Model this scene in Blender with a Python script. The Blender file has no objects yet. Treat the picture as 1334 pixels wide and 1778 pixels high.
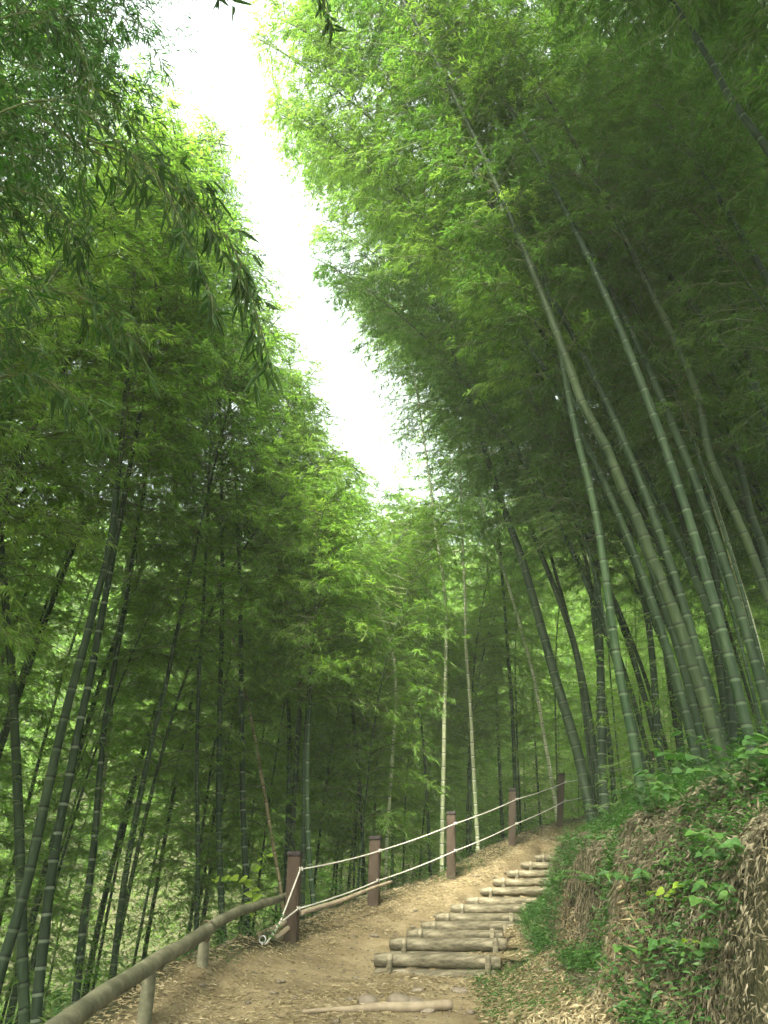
import bpy, bmesh, math, random
import numpy as np
from mathutils import Vector, Matrix, Euler

# ------------------------------------------------------------------ camera, sky, sun, exposure
scn = bpy.context.scene
COL = scn.collection
PITCH = math.radians(27.5)
FPX = 1369.0
cam_d = bpy.data.cameras.new('camera')
cam = bpy.data.objects.new('camera', cam_d)
COL.objects.link(cam)
cam.location = (0, 0, 0)
cam.rotation_euler = (math.radians(90) + PITCH, 0, 0)
cam_d.sensor_fit = 'VERTICAL'
cam_d.sensor_height = 24.0
cam_d.lens = 24.0 * FPX / 1778.0
cam_d.clip_start = 0.05
cam_d.clip_end = 2000
scn.camera = cam

SUN_EL, SUN_AZ = math.radians(48), math.radians(198)      # azimuth from +Y towards +X
w = bpy.data.worlds.new('World')
scn.world = w
w.use_nodes = True
wn = w.node_tree.nodes
wl = w.node_tree.links
sky = wn.new('ShaderNodeTexSky')
sky.sky_type = 'NISHITA'
sky.sun_disc = False
sky.sun_elevation = SUN_EL
sky.sun_rotation = SUN_AZ
sky.air_density = 1.0
sky.dust_density = 6.0
sky.ozone_density = 0.5
hs = wn.new('ShaderNodeHueSaturation')
hs.inputs['Saturation'].default_value = 0.35              # thin overcast: nearly white sky
bg = wn['Background']
bg.inputs['Strength'].default_value = 0.15
wl.new(sky.outputs['Color'], hs.inputs['Color'])
wl.new(hs.outputs['Color'], bg.inputs['Color'])

sun_d = bpy.data.lights.new('sun', 'SUN')
sun_d.energy = 4.0
sun_d.angle = math.radians(16)
sun_d.color = (1.0, 0.95, 0.82)
sun = bpy.data.objects.new('sun', sun_d)
COL.objects.link(sun)
sd = Vector((math.sin(SUN_AZ) * math.cos(SUN_EL), math.cos(SUN_AZ) * math.cos(SUN_EL), math.sin(SUN_EL)))
sun.rotation_euler = sd.to_track_quat('Z', 'Y').to_euler()
sun.location = (0, 0, 40)

scn.view_settings.view_transform = 'Standard'
scn.view_settings.look = 'None'
scn.view_settings.exposure = 2.95
scn.view_settings.gamma = 1.0
scn.render.engine = 'CYCLES'
cy = scn.cycles
cy.max_bounces = 9
cy.diffuse_bounces = 5
cy.glossy_bounces = 2
cy.transmission_bounces = 8
cy.transparent_max_bounces = 4
cy.use_denoising = True
cy.caustics_reflective = False
cy.caustics_refractive = False
cy.sample_clamp_indirect = 6

# ------------------------------------------------------------------ helpers
def P(px, py, Y):
    """world point on the plane y=Y seen at photo pixel (1334x1778)"""
    xc = (px - 667) / FPX
    yc = (889 - py) / FPX
    dy = math.cos(PITCH) - yc * math.sin(PITCH)
    dz = math.sin(PITCH) + yc * math.cos(PITCH)
    s = Y / dy
    return np.array((xc * s, Y, dz * s))

def tag(o, label=None, cat=None, group=None, kind=None):
    if label: o['label'] = label
    if cat: o['category'] = cat
    if group: o['group'] = group
    if kind: o['kind'] = kind
    return o

def empty(name, loc=(0, 0, 0), rz=0.0):
    o = bpy.data.objects.new(name, None)
    o.empty_display_size = 0.2
    COL.objects.link(o)
    o.location = tuple(float(v) for v in loc)
    o.rotation_euler = (0, 0, rz)
    return o

def mk(name, verts, faces, mat, parent=None, smooth=True, attrs=None, midx=None, loc=None):
    """verts (N,3), faces (M,4) or list of lists; attrs {name:(domain, array)}"""
    me = bpy.data.meshes.new(name)
    v = np.asarray(verts, dtype=np.float32)
    if isinstance(faces, np.ndarray):
        k = faces.shape[1]
        me.vertices.add(len(v))
        me.vertices.foreach_set('co', v.ravel())
        me.loops.add(faces.size)
        me.loops.foreach_set('vertex_index', faces.astype(np.int32).ravel())
        me.polygons.add(len(faces))
        me.polygons.foreach_set('loop_start', np.arange(0, faces.size, k, dtype=np.int32))
        me.polygons.foreach_set('loop_total', np.full(len(faces), k, dtype=np.int32))
        me.update(calc_edges=True)
    else:
        me.from_pydata([tuple(map(float, q)) for q in v], [], faces)
        me.update()
    me.validate()
    for m in (mat if isinstance(mat, (list, tuple)) else [mat]):
        me.materials.append(m)
    if midx is not None:
        me.polygons.foreach_set('material_index', np.asarray(midx, dtype=np.int32))
    me.polygons.foreach_set('use_smooth', np.full(len(me.polygons), smooth, dtype=bool))
    for k, (dom, arr) in (attrs or {}).items():
        a = me.attributes.new(k, 'FLOAT', dom)
        a.data.foreach_set('value', np.asarray(arr, dtype=np.float32))
    o = bpy.data.objects.new(name, me)
    COL.objects.link(o)
    if parent is not None: o.parent = parent
    if loc is not None: o.location = tuple(map(float, loc))
    return o

def nrm(a):
    return a / np.maximum(np.linalg.norm(a, axis=-1, keepdims=True), 1e-9)

class Noise:
    def __init__(s, seed, n=10):
        r = np.random.default_rng(seed)
        a = r.uniform(0, 2 * math.pi, n)
        f = r.uniform(0.6, 1.7, n)
        s.kx, s.ky, s.kz = f * np.cos(a), f * np.sin(a), r.uniform(-1.2, 1.2, n)
        s.ph = r.uniform(0, 6.28, n)
        s.n = n
    def __call__(s, x, y, z=0, f=1.0):
        t = 0
        for i in range(s.n):
            t = t + np.sin(f * (s.kx[i] * x + s.ky[i] * y + s.kz[i] * z) + s.ph[i])
        return t / math.sqrt(s.n)
NZ, NZ2, NZ3 = Noise(1), Noise(2), Noise(3)

# ------------------------------------------------------------------ materials
def nodes_of(name):
    m = bpy.data.materials.new(name)
    m.use_nodes = True
    return m, m.node_tree.nodes, m.node_tree.links, m.node_tree.nodes['Principled BSDF']

def ramp(n, stops):
    r = n.new('ShaderNodeValToRGB')
    e = r.color_ramp.elements
    while len(e) < len(stops): e.new(0.5)
    for i, (p, c) in enumerate(stops):
        e[i].position = p
        e[i].color = (c[0], c[1], c[2], 1)
    return r

def leaf_mat(name, stops, tcol, trans=0.42, rough=0.45):
    m, n, l, b = nodes_of(name)
    at = n.new('ShaderNodeAttribute'); at.attribute_name = 'rnd'
    oi = n.new('ShaderNodeObjectInfo')
    tc = n.new('ShaderNodeTexCoord')
    nz = n.new('ShaderNodeTexNoise'); nz.inputs['Scale'].default_value = 0.9; nz.inputs['Detail'].default_value = 2
    l.new(tc.outputs['Object'], nz.inputs['Vector'])
    m1 = n.new('ShaderNodeMath'); m1.operation = 'MULTIPLY_ADD'
    l.new(oi.outputs['Random'], m1.inputs[0]); m1.inputs[1].default_value = 0.25; 
    l.new(at.outputs['Fac'], m1.inputs[2])
    m2 = n.new('ShaderNodeMath'); m2.operation = 'MULTIPLY_ADD'
    l.new(nz.outputs['Fac'], m2.inputs[0]); m2.inputs[1].default_value = 0.7
    l.new(m1.outputs[0], m2.inputs[2])
    m3 = n.new('ShaderNodeMath'); m3.operation = 'MULTIPLY'; m3.inputs[1].default_value = 0.52
    l.new(m2.outputs[0], m3.inputs[0])
    r = ramp(n, stops)
    l.new(m3.outputs[0], r.inputs['Fac'])
    l.new(r.outputs['Color'], b.inputs['Base Color'])
    b.inputs['Roughness'].default_value = rough
    b.inputs['Specular IOR Level'].default_value = 0.18
    tr = n.new('ShaderNodeBsdfTranslucent')
    mx = n.new('ShaderNodeMixRGB'); mx.blend_type = 'MULTIPLY'; mx.inputs['Fac'].default_value = 1
    l.new(r.outputs['Color'], mx.inputs['Color1']); mx.inputs['Color2'].default_value = (*tcol, 1)
    l.new(mx.outputs['Color'], tr.inputs['Color'])
    ms = n.new('ShaderNodeMixShader'); ms.inputs['Fac'].default_value = trans
    l.new(b.outputs[0], ms.inputs[1]); l.new(tr.outputs[0], ms.inputs[2])
    l.new(ms.outputs[0], n['Material Output'].inputs['Surface'])
    return m

def noise_mat(name, stops, scale=8, detail=6, rough=0.85, bump=0.3, stretch=(1, 1, 1), spec=0.2, coord='Object', dist=0.03):
    m, n, l, b = nodes_of(name)
    tc = n.new('ShaderNodeTexCoord')
    mp = n.new('ShaderNodeMapping'); mp.inputs['Scale'].default_value = stretch
    nz = n.new('ShaderNodeTexNoise'); nz.inputs['Scale'].default_value = scale; nz.inputs['Detail'].default_value = detail
    nz.inputs['Roughness'].default_value = 0.65
    l.new(tc.outputs[coord], mp.inputs['Vector']); l.new(mp.outputs[0], nz.inputs['Vector'])
    r = ramp(n, stops)
    l.new(nz.outputs['Fac'], r.inputs['Fac']); l.new(r.outputs['Color'], b.inputs['Base Color'])
    b.inputs['Roughness'].default_value = rough
    b.inputs['Specular IOR Level'].default_value = spec
    if bump:
        bp = n.new('ShaderNodeBump'); bp.inputs['Strength'].default_value = bump; bp.inputs['Distance'].default_value = dist
        l.new(nz.outputs['Fac'], bp.inputs['Height']); l.new(bp.outputs[0], b.inputs['Normal'])
    return m

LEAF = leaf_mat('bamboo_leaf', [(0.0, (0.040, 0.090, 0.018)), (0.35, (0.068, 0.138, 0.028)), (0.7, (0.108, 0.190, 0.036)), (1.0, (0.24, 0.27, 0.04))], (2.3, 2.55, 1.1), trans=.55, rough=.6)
LEAF_SHADED = leaf_mat('bamboo_leaf_shaded', [(0.0, (0.030, 0.066, 0.012)), (0.35, (0.048, 0.102, 0.024)), (0.7, (0.078, 0.145, 0.032)), (1.0, (0.17, 0.20, 0.03))], (1.8, 2.1, 0.9), trans=.48, rough=.6)  # darker copy of the bamboo leaf: canopy shade painted into the colour
LEAF_DARK = leaf_mat('bamboo_leaf_dark', [(0.0, (0.022, 0.048, 0.012)), (0.6, (0.036, 0.078, 0.018)), (1.0, (0.07, 0.12, 0.02))], (1.3, 2.0, 0.9), trans=0.35, rough=.7)  # darkest leaf copy: backlit silhouette tone painted into the colour
LEAF_SUNLIT = leaf_mat('bamboo_leaf_sunlit', [(0.0, (0.078, 0.150, 0.034)), (0.4, (0.122, 0.212, 0.046)), (0.8, (0.18, 0.265, 0.062)), (1.0, (0.30, 0.33, 0.08))], (1.65, 1.85, 0.85), trans=0.56, rough=.6)  # brighter, yellower leaf copy: sunlight on the crowns painted into the colour
BROAD = leaf_mat('broad_leaf', [(0.0, (0.025, 0.065, 0.018)), (0.5, (0.045, 0.11, 0.026)), (1.0, (0.09, 0.17, 0.03))], (1.4, 2.0, 0.8), trans=0.3)
BROAD_Y = leaf_mat('young_leaf', [(0.0, (0.14, 0.24, 0.02)), (1.0, (0.28, 0.38, 0.05))], (1.3, 1.6, 0.7), trans=0.5)
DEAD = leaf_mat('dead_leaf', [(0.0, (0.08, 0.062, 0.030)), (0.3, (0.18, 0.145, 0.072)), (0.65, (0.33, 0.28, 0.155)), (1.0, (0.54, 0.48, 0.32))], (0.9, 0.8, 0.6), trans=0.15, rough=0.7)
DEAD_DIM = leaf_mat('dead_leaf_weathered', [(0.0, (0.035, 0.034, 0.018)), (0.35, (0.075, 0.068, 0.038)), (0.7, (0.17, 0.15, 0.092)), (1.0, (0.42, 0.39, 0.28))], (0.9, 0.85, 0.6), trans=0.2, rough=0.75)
TWIG = noise_mat('twig', [(0.3, (0.07, 0.10, 0.03)), (0.7, (0.13, 0.15, 0.06))], 20, 2, 0.6, 0)
DRYTWIG = noise_mat('dry_twig', [(0.3, (0.10, 0.075, 0.045)), (0.7, (0.25, 0.20, 0.13))], 12, 3, 0.8, 0)

def culm_mat(name, c1, c2, band, dark, bandfac=0.8):
    m, n, l, b = nodes_of(name)
    tc = n.new('ShaderNodeTexCoord')
    mp = n.new('ShaderNodeMapping'); mp.inputs['Scale'].default_value = (14, 14, 1.0)
    l.new(tc.outputs['Object'], mp.inputs['Vector'])
    nz = n.new('ShaderNodeTexNoise'); nz.inputs['Scale'].default_value = 1.0; nz.inputs['Detail'].default_value = 5
    l.new(mp.outputs[0], nz.inputs['Vector'])
    nz2 = n.new('ShaderNodeTexNoise'); nz2.inputs['Scale'].default_value = 1.4; nz2.inputs['Detail'].default_value = 4
    l.new(tc.outputs['Object'], nz2.inputs['Vector'])
    ad = n.new('ShaderNodeMath'); ad.operation = 'ADD'
    l.new(nz.outputs['Fac'], ad.inputs[0]); l.new(nz2.outputs['Fac'], ad.inputs[1])
    ad2 = n.new('ShaderNodeMath'); ad2.operation = 'MULTIPLY_ADD'; ad2.inputs[1].default_value = 1.0; ad2.inputs[2].default_value = -0.5
    l.new(ad.outputs[0], ad2.inputs[0])
    r = ramp(n, [(0.36, c1), (0.66, c2)])
    l.new(ad2.outputs[0], r.inputs['Fac'])
    oi = n.new('ShaderNodeObjectInfo')
    at = n.new('ShaderNodeAttribute'); at.attribute_name = 'band'
    hv = n.new('ShaderNodeHueSaturation')
    mr = n.new('ShaderNodeMapRange'); mr.inputs['To Min'].default_value = 0.7; mr.inputs['To Max'].default_value = 1.35
    l.new(oi.outputs['Random'], mr.inputs['Value']); l.new(mr.outputs[0], hv.inputs['Value'])
    l.new(r.outputs['Color'], hv.inputs['Color'])
    cl = n.new('ShaderNodeMath'); cl.operation = 'MULTIPLY'; cl.use_clamp = True; cl.inputs[1].default_value = bandfac
    l.new(at.outputs['Fac'], cl.inputs[0])
    mx = n.new('ShaderNodeMixRGB'); l.new(cl.outputs[0], mx.inputs['Fac'])
    l.new(hv.outputs['Color'], mx.inputs['Color1']); mx.inputs['Color2'].default_value = (*band, 1)
    ng = n.new('ShaderNodeMath'); ng.operation = 'MULTIPLY'; ng.use_clamp = True; ng.inputs[1].default_value = -1.0
    l.new(at.outputs['Fac'], ng.inputs[0])
    mx2 = n.new('ShaderNodeMixRGB'); l.new(ng.outputs[0], mx2.inputs['Fac'])
    l.new(mx.outputs['Color'], mx2.inputs['Color1']); mx2.inputs['Color2'].default_value = (*dark, 1)
    l.new(mx2.outputs['Color'], b.inputs['Base Color'])
    b.inputs['Roughness'].default_value = 0.55
    b.inputs['Specular IOR Level'].default_value = 0.12
    return m
CULM = culm_mat('culm_green', (0.012, 0.029, 0.010), (0.027, 0.050, 0.019), (0.10, 0.14, 0.08), (0.012, 0.016, 0.009), .6)
CULM_RING = culm_mat('culm_ringed', (0.014, 0.031, 0.012), (0.030, 0.053, 0.022), (0.17, 0.21, 0.14), (0.012, 0.016, 0.01), .7)
CULM_DARK = culm_mat('culm_dark', (0.012, 0.025, 0.010), (0.027, 0.045, 0.019), (0.09, 0.12, 0.07), (0.008, 0.011, 0.007), 0.5)
CULM_OLD = culm_mat('culm_olive', (0.016, 0.030, 0.010), (0.034, 0.053, 0.019), (0.10, 0.13, 0.07), (0.012, 0.014, 0.008), 0.4)
CULM_PALE = culm_mat('culm_pale', (0.26, 0.31, 0.16), (0.46, 0.48, 0.29), (0.6, 0.6, 0.5), (0.10, 0.10, 0.06), .6)
CULM_TAN = culm_mat('culm_tan', (0.20, 0.16, 0.08), (0.32, 0.27, 0.15), (0.4, 0.36, 0.26), (0.08, 0.06, 0.03), .5)

# ------------------------------------------------------------------ terrain
FY = [-20, 0, 4, 6, 8, 10, 11.8, 13.8, 16, 17.8, 19.8, 23, 30, 45, 90]
FX = [-2.2, -2.0, -1.95, -1.85, -1.6, -1.03, -.12, 1.06, 2.4, 3.7, 5.4, 9.0, 16, 26, 50]     # left edge of the path / fence line
FZ = [-3.0, -1.55, -1.15, -.80, -.47, -.17, .20, .62, 1.27, 1.79, 2.3, 3.0, 4.2, 6.0, 8.0]
SY = [-20, 0, 3, 6.6, 8.6, 9.1, 15.2, 16, 17.8, 19.8, 23, 30, 45, 90]
SZ = [-3.0, -1.55, -1.15, -.64, -.50, -.46, .84, 1.05, 1.65, 2.25, 3.0, 4.2, 6.0, 8.0]          # ground where the steps run
EY = [-20, 0, 3, 6.6, 9, 10.2, 11.5, 13, 15, 17, 20, 23, 30, 45, 90]
EX = [1.4, 1.45, 1.5, 1.68, 1.80, 1.88, 2.25, 3.1, 4.3, 5.5, 8.0, 12, 20, 32, 60]              # foot of the bank
XF = lambda y: np.interp(y, FY, FX)
XE = lambda y: np.interp(y, EY, EX) - .10 - .12 * np.clip((y - 8) / 3, 0, 1)
sm = lambda t: np.clip(t, 0, 1) ** 2 * (3 - 2 * np.clip(t, 0, 1))

# steps: photo pixels of left end, right end (true, even where the bank hides it), top and bottom of each log
STEPS = [(652, 861, 1657, 1678), (678, 872, 1630, 1650), (707, 867, 1615, 1633), (732, 888, 1602, 1617), (757, 898, 1587, 1603),
         (783, 919, 1571, 1587), (809, 945, 1558, 1573), (834, 964, 1542, 1556), (857, 984, 1526, 1539), (881, 1004, 1512, 1523),
         (905, 1024, 1498, 1509), (928, 1042, 1486, 1496)]
ST = []
for i, (xl, xr, yt, yb) in enumerate(STEPS):
    Y = 9.1 + .61 * i
    a = P(xl, (yt + yb) / 2, Y)
    b = P(xr, (yt + yb) / 2, Y)
    L = (b[0] - a[0]) * 1.04
    rad = .061 if i > 1 else .066
    d = np.array((1, -.25, 0)); d /= np.linalg.norm(d)
    ST.append((a, a + d * L, rad))

def height(x, y):
    x = np.asarray(x, float); y = np.asarray(y, float)
    xf, xe = XF(y), XE(y)
    zf, zs = np.interp(y, FY, FZ), np.interp(y, SY, SZ)
    s = x - xf
    z = zf + (zs - zf) * sm((s - .2) / 1.0)
    z = z + .025 * NZ(x, y, 0, 2.2) + .012 * NZ2(x, y, 0, 7)
    # left: down into the valley
    dl = np.maximum(-s - .35, 0)
    z = z - 6.0 * (1 - np.exp(-dl * .60 / 6.0)) + .06 * np.minimum(dl, 1.0)
    z = z + .42 * np.maximum(y - 31, 0) * sm((dl + 6) / 8) + .25 * np.maximum(y - 31, 0) * sm((y - 31) / 10)
    z = z + .12 * NZ3(x, y, 0, .9) * np.minimum(dl, 1)
    z = z + .10 * sm((s + .7) / .3) * sm((-s + .35) / .4) * (y < 9.6) * (y > 3)
    # right: litter fan, then the bank and the hillside
    dr = x - xe + .10 * NZ2(x, y, 0, 1.7) + .05 * NZ(x, y, 0, 5.5)
    z = z + .14 * sm((dr + .55) / .55) * sm((12 - y) / 2) + .10 * sm((dr + .85) / .5) * sm((8.9 - y) / .6)
    bh = np.interp(y, [0, 6, 8, 10.5, 12.5, 15, 19, 24], [1.25, 1.15, 1.05, .86, .80, .55, .4, .4])
    z = z + bh * (.78 * sm(dr / .42) + .22 * sm((dr - .2) / .9)) * (1 + .10 * NZ2(x, y, 3, 3.1)) + np.maximum(dr - .3, 0) * .30 + .10 * NZ3(x, y, 0, 1.3) * sm(dr / .8)
    z = z + .12 * np.maximum(dr - 5, 0) + (.05 * NZ(x, y, 5, 5.2) + .035 * NZ2(x, y, 9, 10)) * sm(dr / .3) * sm((3.0 - dr) / 1.5)
    return z

def tread(x, y, z):
    for i, (a, b, rad) in enumerate(ST):
        if i + 1 < len(ST): na = ST[i + 1][0]
        else: na = a + np.array((.23, .61, .12))
        v = b - a; L = np.linalg.norm(v); v = v / L
        u = (x - a[0]) * v[0] + (y - a[1]) * v[1]
        fx, fy = -v[1], v[0]
        wv = (x - a[0]) * fx + (y - a[1]) * fy
        run = (na[0] - a[0]) * fx + (na[1] - a[1]) * fy
        drift = (na - a) @ np.array((v[0], v[1], 0))
        uu = u - drift * np.clip(wv / run, 0, 1)
        inside = (wv > 0) & (wv <= run) & (uu > -.06) & (uu < L + .25)
        edge = np.clip((uu + .06) / .14, 0, 1)
        top = min(a[2] + rad * .10, na[2] - rad * 1.05 - .045) + .012 * wv / run
        z = np.where(inside, z * (1 - edge) + np.where(uu < L, top, np.maximum(top, z)) * edge, z)
    return z
def ground_z(x, y):
    return tread(np.asarray(x, float), np.asarray(y, float), height(x, y))

def hit(px, py, y0=3.0, y1=40):
    """where the view ray through a photo pixel meets the terrain"""
    ys = np.arange(y0, y1, .04)
    q = P(px, py, 1.0)
    g = height(q[0] * ys, ys)
    k = np.nonzero(q[2] * ys <= g)[0]
    Y = ys[k[0]] if len(k) else y1
    return np.array((q[0] * Y, Y, float(height(q[0] * Y, Y))))

def axis(lo, hi, a, b, fine, grow=1.09):
    v = list(np.arange(lo, hi, fine))
    s, t = fine, hi
    while t < b: v.append(t); s *= grow; t += s
    s, t = fine, lo
    pre = []
    while t > a: s *= grow; t -= s; pre.append(t)
    return np.array(pre[::-1] + v)
xs = axis(-2.6, 6.0, -70, 80, .055)
ys = axis(2.9, 17.0, -18, 95, .06)
X, Yg = np.meshgrid(xs, ys)
Z = ground_z(X, Yg)
V = np.stack([X.ravel(), Yg.ravel(), Z.ravel()], 1)
nx, ny = len(xs), len(ys)
I = np.arange(nx * ny).reshape(ny, nx)
Q = np.stack([I[:-1, :-1], I[:-1, 1:], I[1:, 1:], I[1:, :-1]], -1).reshape(-1, 4)
fc = V[Q].mean(1)
s_ = fc[:, 0] - XF(fc[:, 1]); e_ = fc[:, 0] - XE(fc[:, 1])
reg = np.where((s_ > -.45) & (e_ < .02), 1, np.where((e_ >= .02) & (e_ < 1.6) & (fc[:, 1] < 14), 2, 0))
sv = V[:, 0] - XF(V[:, 1]); ev = V[:, 0] - XE(V[:, 1])
pathmask = sm((sv + .35 + .15 * NZ(V[:, 0], V[:, 1], 0, 3)) / .5) * (1 - sm((ev + .62 + .16 * NZ2(V[:, 0], V[:, 1], 0, 3.3)) / .35))

def ground_mat():
    m, n, l, b = nodes_of('soil')
    tc = n.new('ShaderNodeTexCoord')
    nz = n.new('ShaderNodeTexNoise'); nz.inputs['Scale'].default_value = 2.2; nz.inputs['Detail'].default_value = 9; nz.inputs['Roughness'].default_value = .7
    nz2 = n.new('ShaderNodeTexNoise'); nz2.inputs['Scale'].default_value = 38; nz2.inputs['Detail'].default_value = 5
    l.new(tc.outputs['Object'], nz.inputs['Vector']); l.new(tc.outputs['Object'], nz2.inputs['Vector'])
    pr = ramp(n, [(0.3, (0.105, 0.082, 0.042)), (0.5, (0.18, 0.142, 0.076)), (0.72, (0.27, 0.225, 0.128))])
    sr = ramp(n, [(0.3, (0.020, 0.021, 0.010)), (0.55, (0.040, 0.040, 0.018)), (0.75, (0.075, 0.075, 0.032))])
    l.new(nz.outputs['Fac'], pr.inputs['Fac']); l.new(nz2.outputs['Fac'], sr.inputs['Fac'])
    at = n.new('ShaderNodeAttribute'); at.attribute_name = 'path'
    mx = n.new('ShaderNodeMixRGB')
    l.new(at.outputs['Fac'], mx.inputs['Fac']); l.new(sr.outputs['Color'], mx.inputs['Color1']); l.new(pr.outputs['Color'], mx.inputs['Color2'])
    ov = n.new('ShaderNodeMixRGB'); ov.blend_type = 'OVERLAY'; ov.inputs['Fac'].default_value = .5
    l.new(mx.outputs['Color'], ov.inputs['Color1']); l.new(nz2.outputs['Fac'], ov.inputs['Color2'])
    l.new(ov.outputs['Color'], b.inputs['Base Color'])
    b.inputs['Roughness'].default_value = .95; b.inputs['Specular IOR Level'].default_value = .1
    bp = n.new('ShaderNodeBump'); bp.inputs['Strength'].default_value = .7; bp.inputs['Distance'].default_value = .03
    ad = n.new('ShaderNodeMath'); ad.operation = 'ADD'
    l.new(nz.outputs['Fac'], ad.inputs[0]); l.new(nz2.outputs['Fac'], ad.inputs[1])
    l.new(ad.outputs[0], bp.inputs['Height']); l.new(bp.outputs[0], b.inputs['Normal'])
    return m
SOIL = ground_mat()
for k, nm in ((0, 'ground'), (1, 'path'), (2, 'earth_bank')):
    q = Q[reg == k]
    u, inv = np.unique(q, return_inverse=True)
    tag(mk(nm, V[u], inv.reshape(-1, 4), SOIL, attrs={'path': ('POINT', pathmask[u])}), kind='structure')

# ------------------------------------------------------------------ shapes
def frames(pts):
    t = nrm(np.gradient(pts, axis=0))
    up = np.array((0.13, 0.97, 0.2))
    a = nrm(np.cross(t, up)); b = np.cross(t, a)
    return t, a, b

def tube(pts, rad, n=8, cap=True, attr=None):
    pts = np.asarray(pts, float); rad = np.broadcast_to(rad, (len(pts),))
    t, a, b = frames(pts)
    ang = np.arange(n) * 2 * math.pi / n
    ring = a[:, None] * np.cos(ang)[None, :, None] + b[:, None] * np.sin(ang)[None, :, None]
    v = (pts[:, None] + ring * rad[:, None, None]).reshape(-1, 3)
    k = len(pts)
    i = np.arange(k - 1)[:, None] * n; j = np.arange(n)[None]; j2 = (j + 1) % n
    q = np.stack([i + j, i + n + j, i + n + j2, i + j2], -1).reshape(-1, 4)
    f = [list(map(int, r)) for r in q]
    if cap:
        f.append(list(range(n - 1, -1, -1))[::-1]); f.append([(k - 1) * n + r for r in range(n)][::-1])
    at = np.repeat(attr, n) if attr is not None else None
    return v, (f if cap else q), at

def batch_tubes(A, B, ra, rb):
    """many straight three-sided twigs at once"""
    d = nrm(B - A)
    u = nrm(np.cross(d, np.array((.31, .2, .93)) + 0 * d)); w_ = np.cross(d, u)
    vs = []
    for (p, r) in ((A, ra), (B, rb)):
        for k in range(3):
            an = k * 2.0944
            vs.append(p + (u * math.cos(an) + w_ * math.sin(an)) * np.broadcast_to(r, (len(A),))[:, None])
    v = np.stack(vs, 1).reshape(-1, 3)
    o = (np.arange(len(A)) * 6)[:, None]
    q = np.concatenate([o + np.array(c) for c in ([0, 1, 4, 3], [1, 2, 5, 4], [2, 0, 3, 5])], 1).reshape(-1, 4)
    return v, q

def leaves(base, d, nor, L, W, fold=.25, droop=.12):
    """kite leaves: base, two mid points, tip"""
    side = nrm(np.cross(d, nor)); up = nrm(np.cross(side, d))
    L = L[:, None]; W = W[:, None]
    m = base + d * L * .38 + up * W * fold
    tip = base + d * L - up * L * droop
    v = np.stack([base, m - side * W * .5, tip, m + side * W * .5], 1).reshape(-1, 3)
    q = np.arange(len(base) * 4).reshape(-1, 4)
    return v, q

def interp_curve(C, t):
    """C: (K,3) evenly parameterised 0..1"""
    k = np.clip(t, 0, 1) * (len(C) - 1)
    i = np.minimum(k.astype(int), len(C) - 2); f = (k - i)[:, None]
    return C[i] * (1 - f) + C[i + 1] * f

def resample(pts, n):
    pts = np.asarray(pts, float)
    # smooth Catmull-Rom through the points, then even spacing
    p = np.vstack([2 * pts[0] - pts[1], pts, 2 * pts[-1] - pts[-2]])
    out = []
    for i in range(1, len(p) - 2):
        for s in np.linspace(0, 1, 24, endpoint=False):
            a, b, c, d = p[i - 1], p[i], p[i + 1], p[i + 2]
            out.append(.5 * ((2 * b) + (-a + c) * s + (2 * a - 5 * b + 4 * c - d) * s * s + (-a + 3 * b - 3 * c + d) * s ** 3))
    out.append(p[-2]); out = np.array(out)
    dl = np.r_[0, np.cumsum(np.linalg.norm(np.diff(out, axis=0), axis=1))]
    t = np.linspace(0, dl[-1], n)
    return np.stack([np.interp(t, dl, out[:, k]) for k in range(3)], 1), dl[-1]

def culm_geo(C, length, r0, rtop=.18, sides=9, rng=None):
    """a bamboo cane: swollen node rings with a pale bloom band under each"""
    h = .12; pos = []; 
    step = .17
    while h < length - .1:
        for off, bd, k in ((-.036, 0, 1), (-.026, 1, 1), (-.009, 1, 1.0), (0, -1, 1.06), (.008, -.8, 1.05), (.020, 0, .985)):
            pos.append((h + off, bd, k))
        step = min(.34, step * 1.04)
        h += step * (rng.uniform(.94, 1.06) if rng is not None else 1)
    pos = [(0, 0, 1.05)] + pos + [(length, 0, 1)]
    t = np.array([p[0] for p in pos]) / length
    bd = np.array([p[1] for p in pos]); k = np.array([p[2] for p in pos])
    pts = interp_curve(C, t)
    rad = r0 * (1 - (1 - rtop) * t ** 1.15) * k
    v, q, at = tube(pts, rad, sides, cap=False, attr=bd)
    return v, q, at

def gap_x(y, z):
    return .20 * y - .32 * z - .18
def in_gap(p, rng):
    """the open slot in the canopy that follows the path"""
    x, y, z = p[:, 0], p[:, 1], p[:, 2]
    hw = (.05 + .013 * np.clip(z, 0, 16) + .14 * NZ(x, y, z, .9) + .10 * NZ2(x, y, z, 3.1)) * sm((z - .60 * y + 1.2) / 2.5)
    d = x - gap_x(y, z)
    left = d < 0
    soft = np.where(left, .3 + .06 * z, .18) * sm((z - .58 * y + 1.2) / 2.5) + .01
    pr = 1 - np.clip((np.abs(d) - hw) / soft, 0, 1)
    return (rng.random(len(p)) < pr) & (z > 1.5) & (y > 3.5) & (z > .58 * y - 1)

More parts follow.
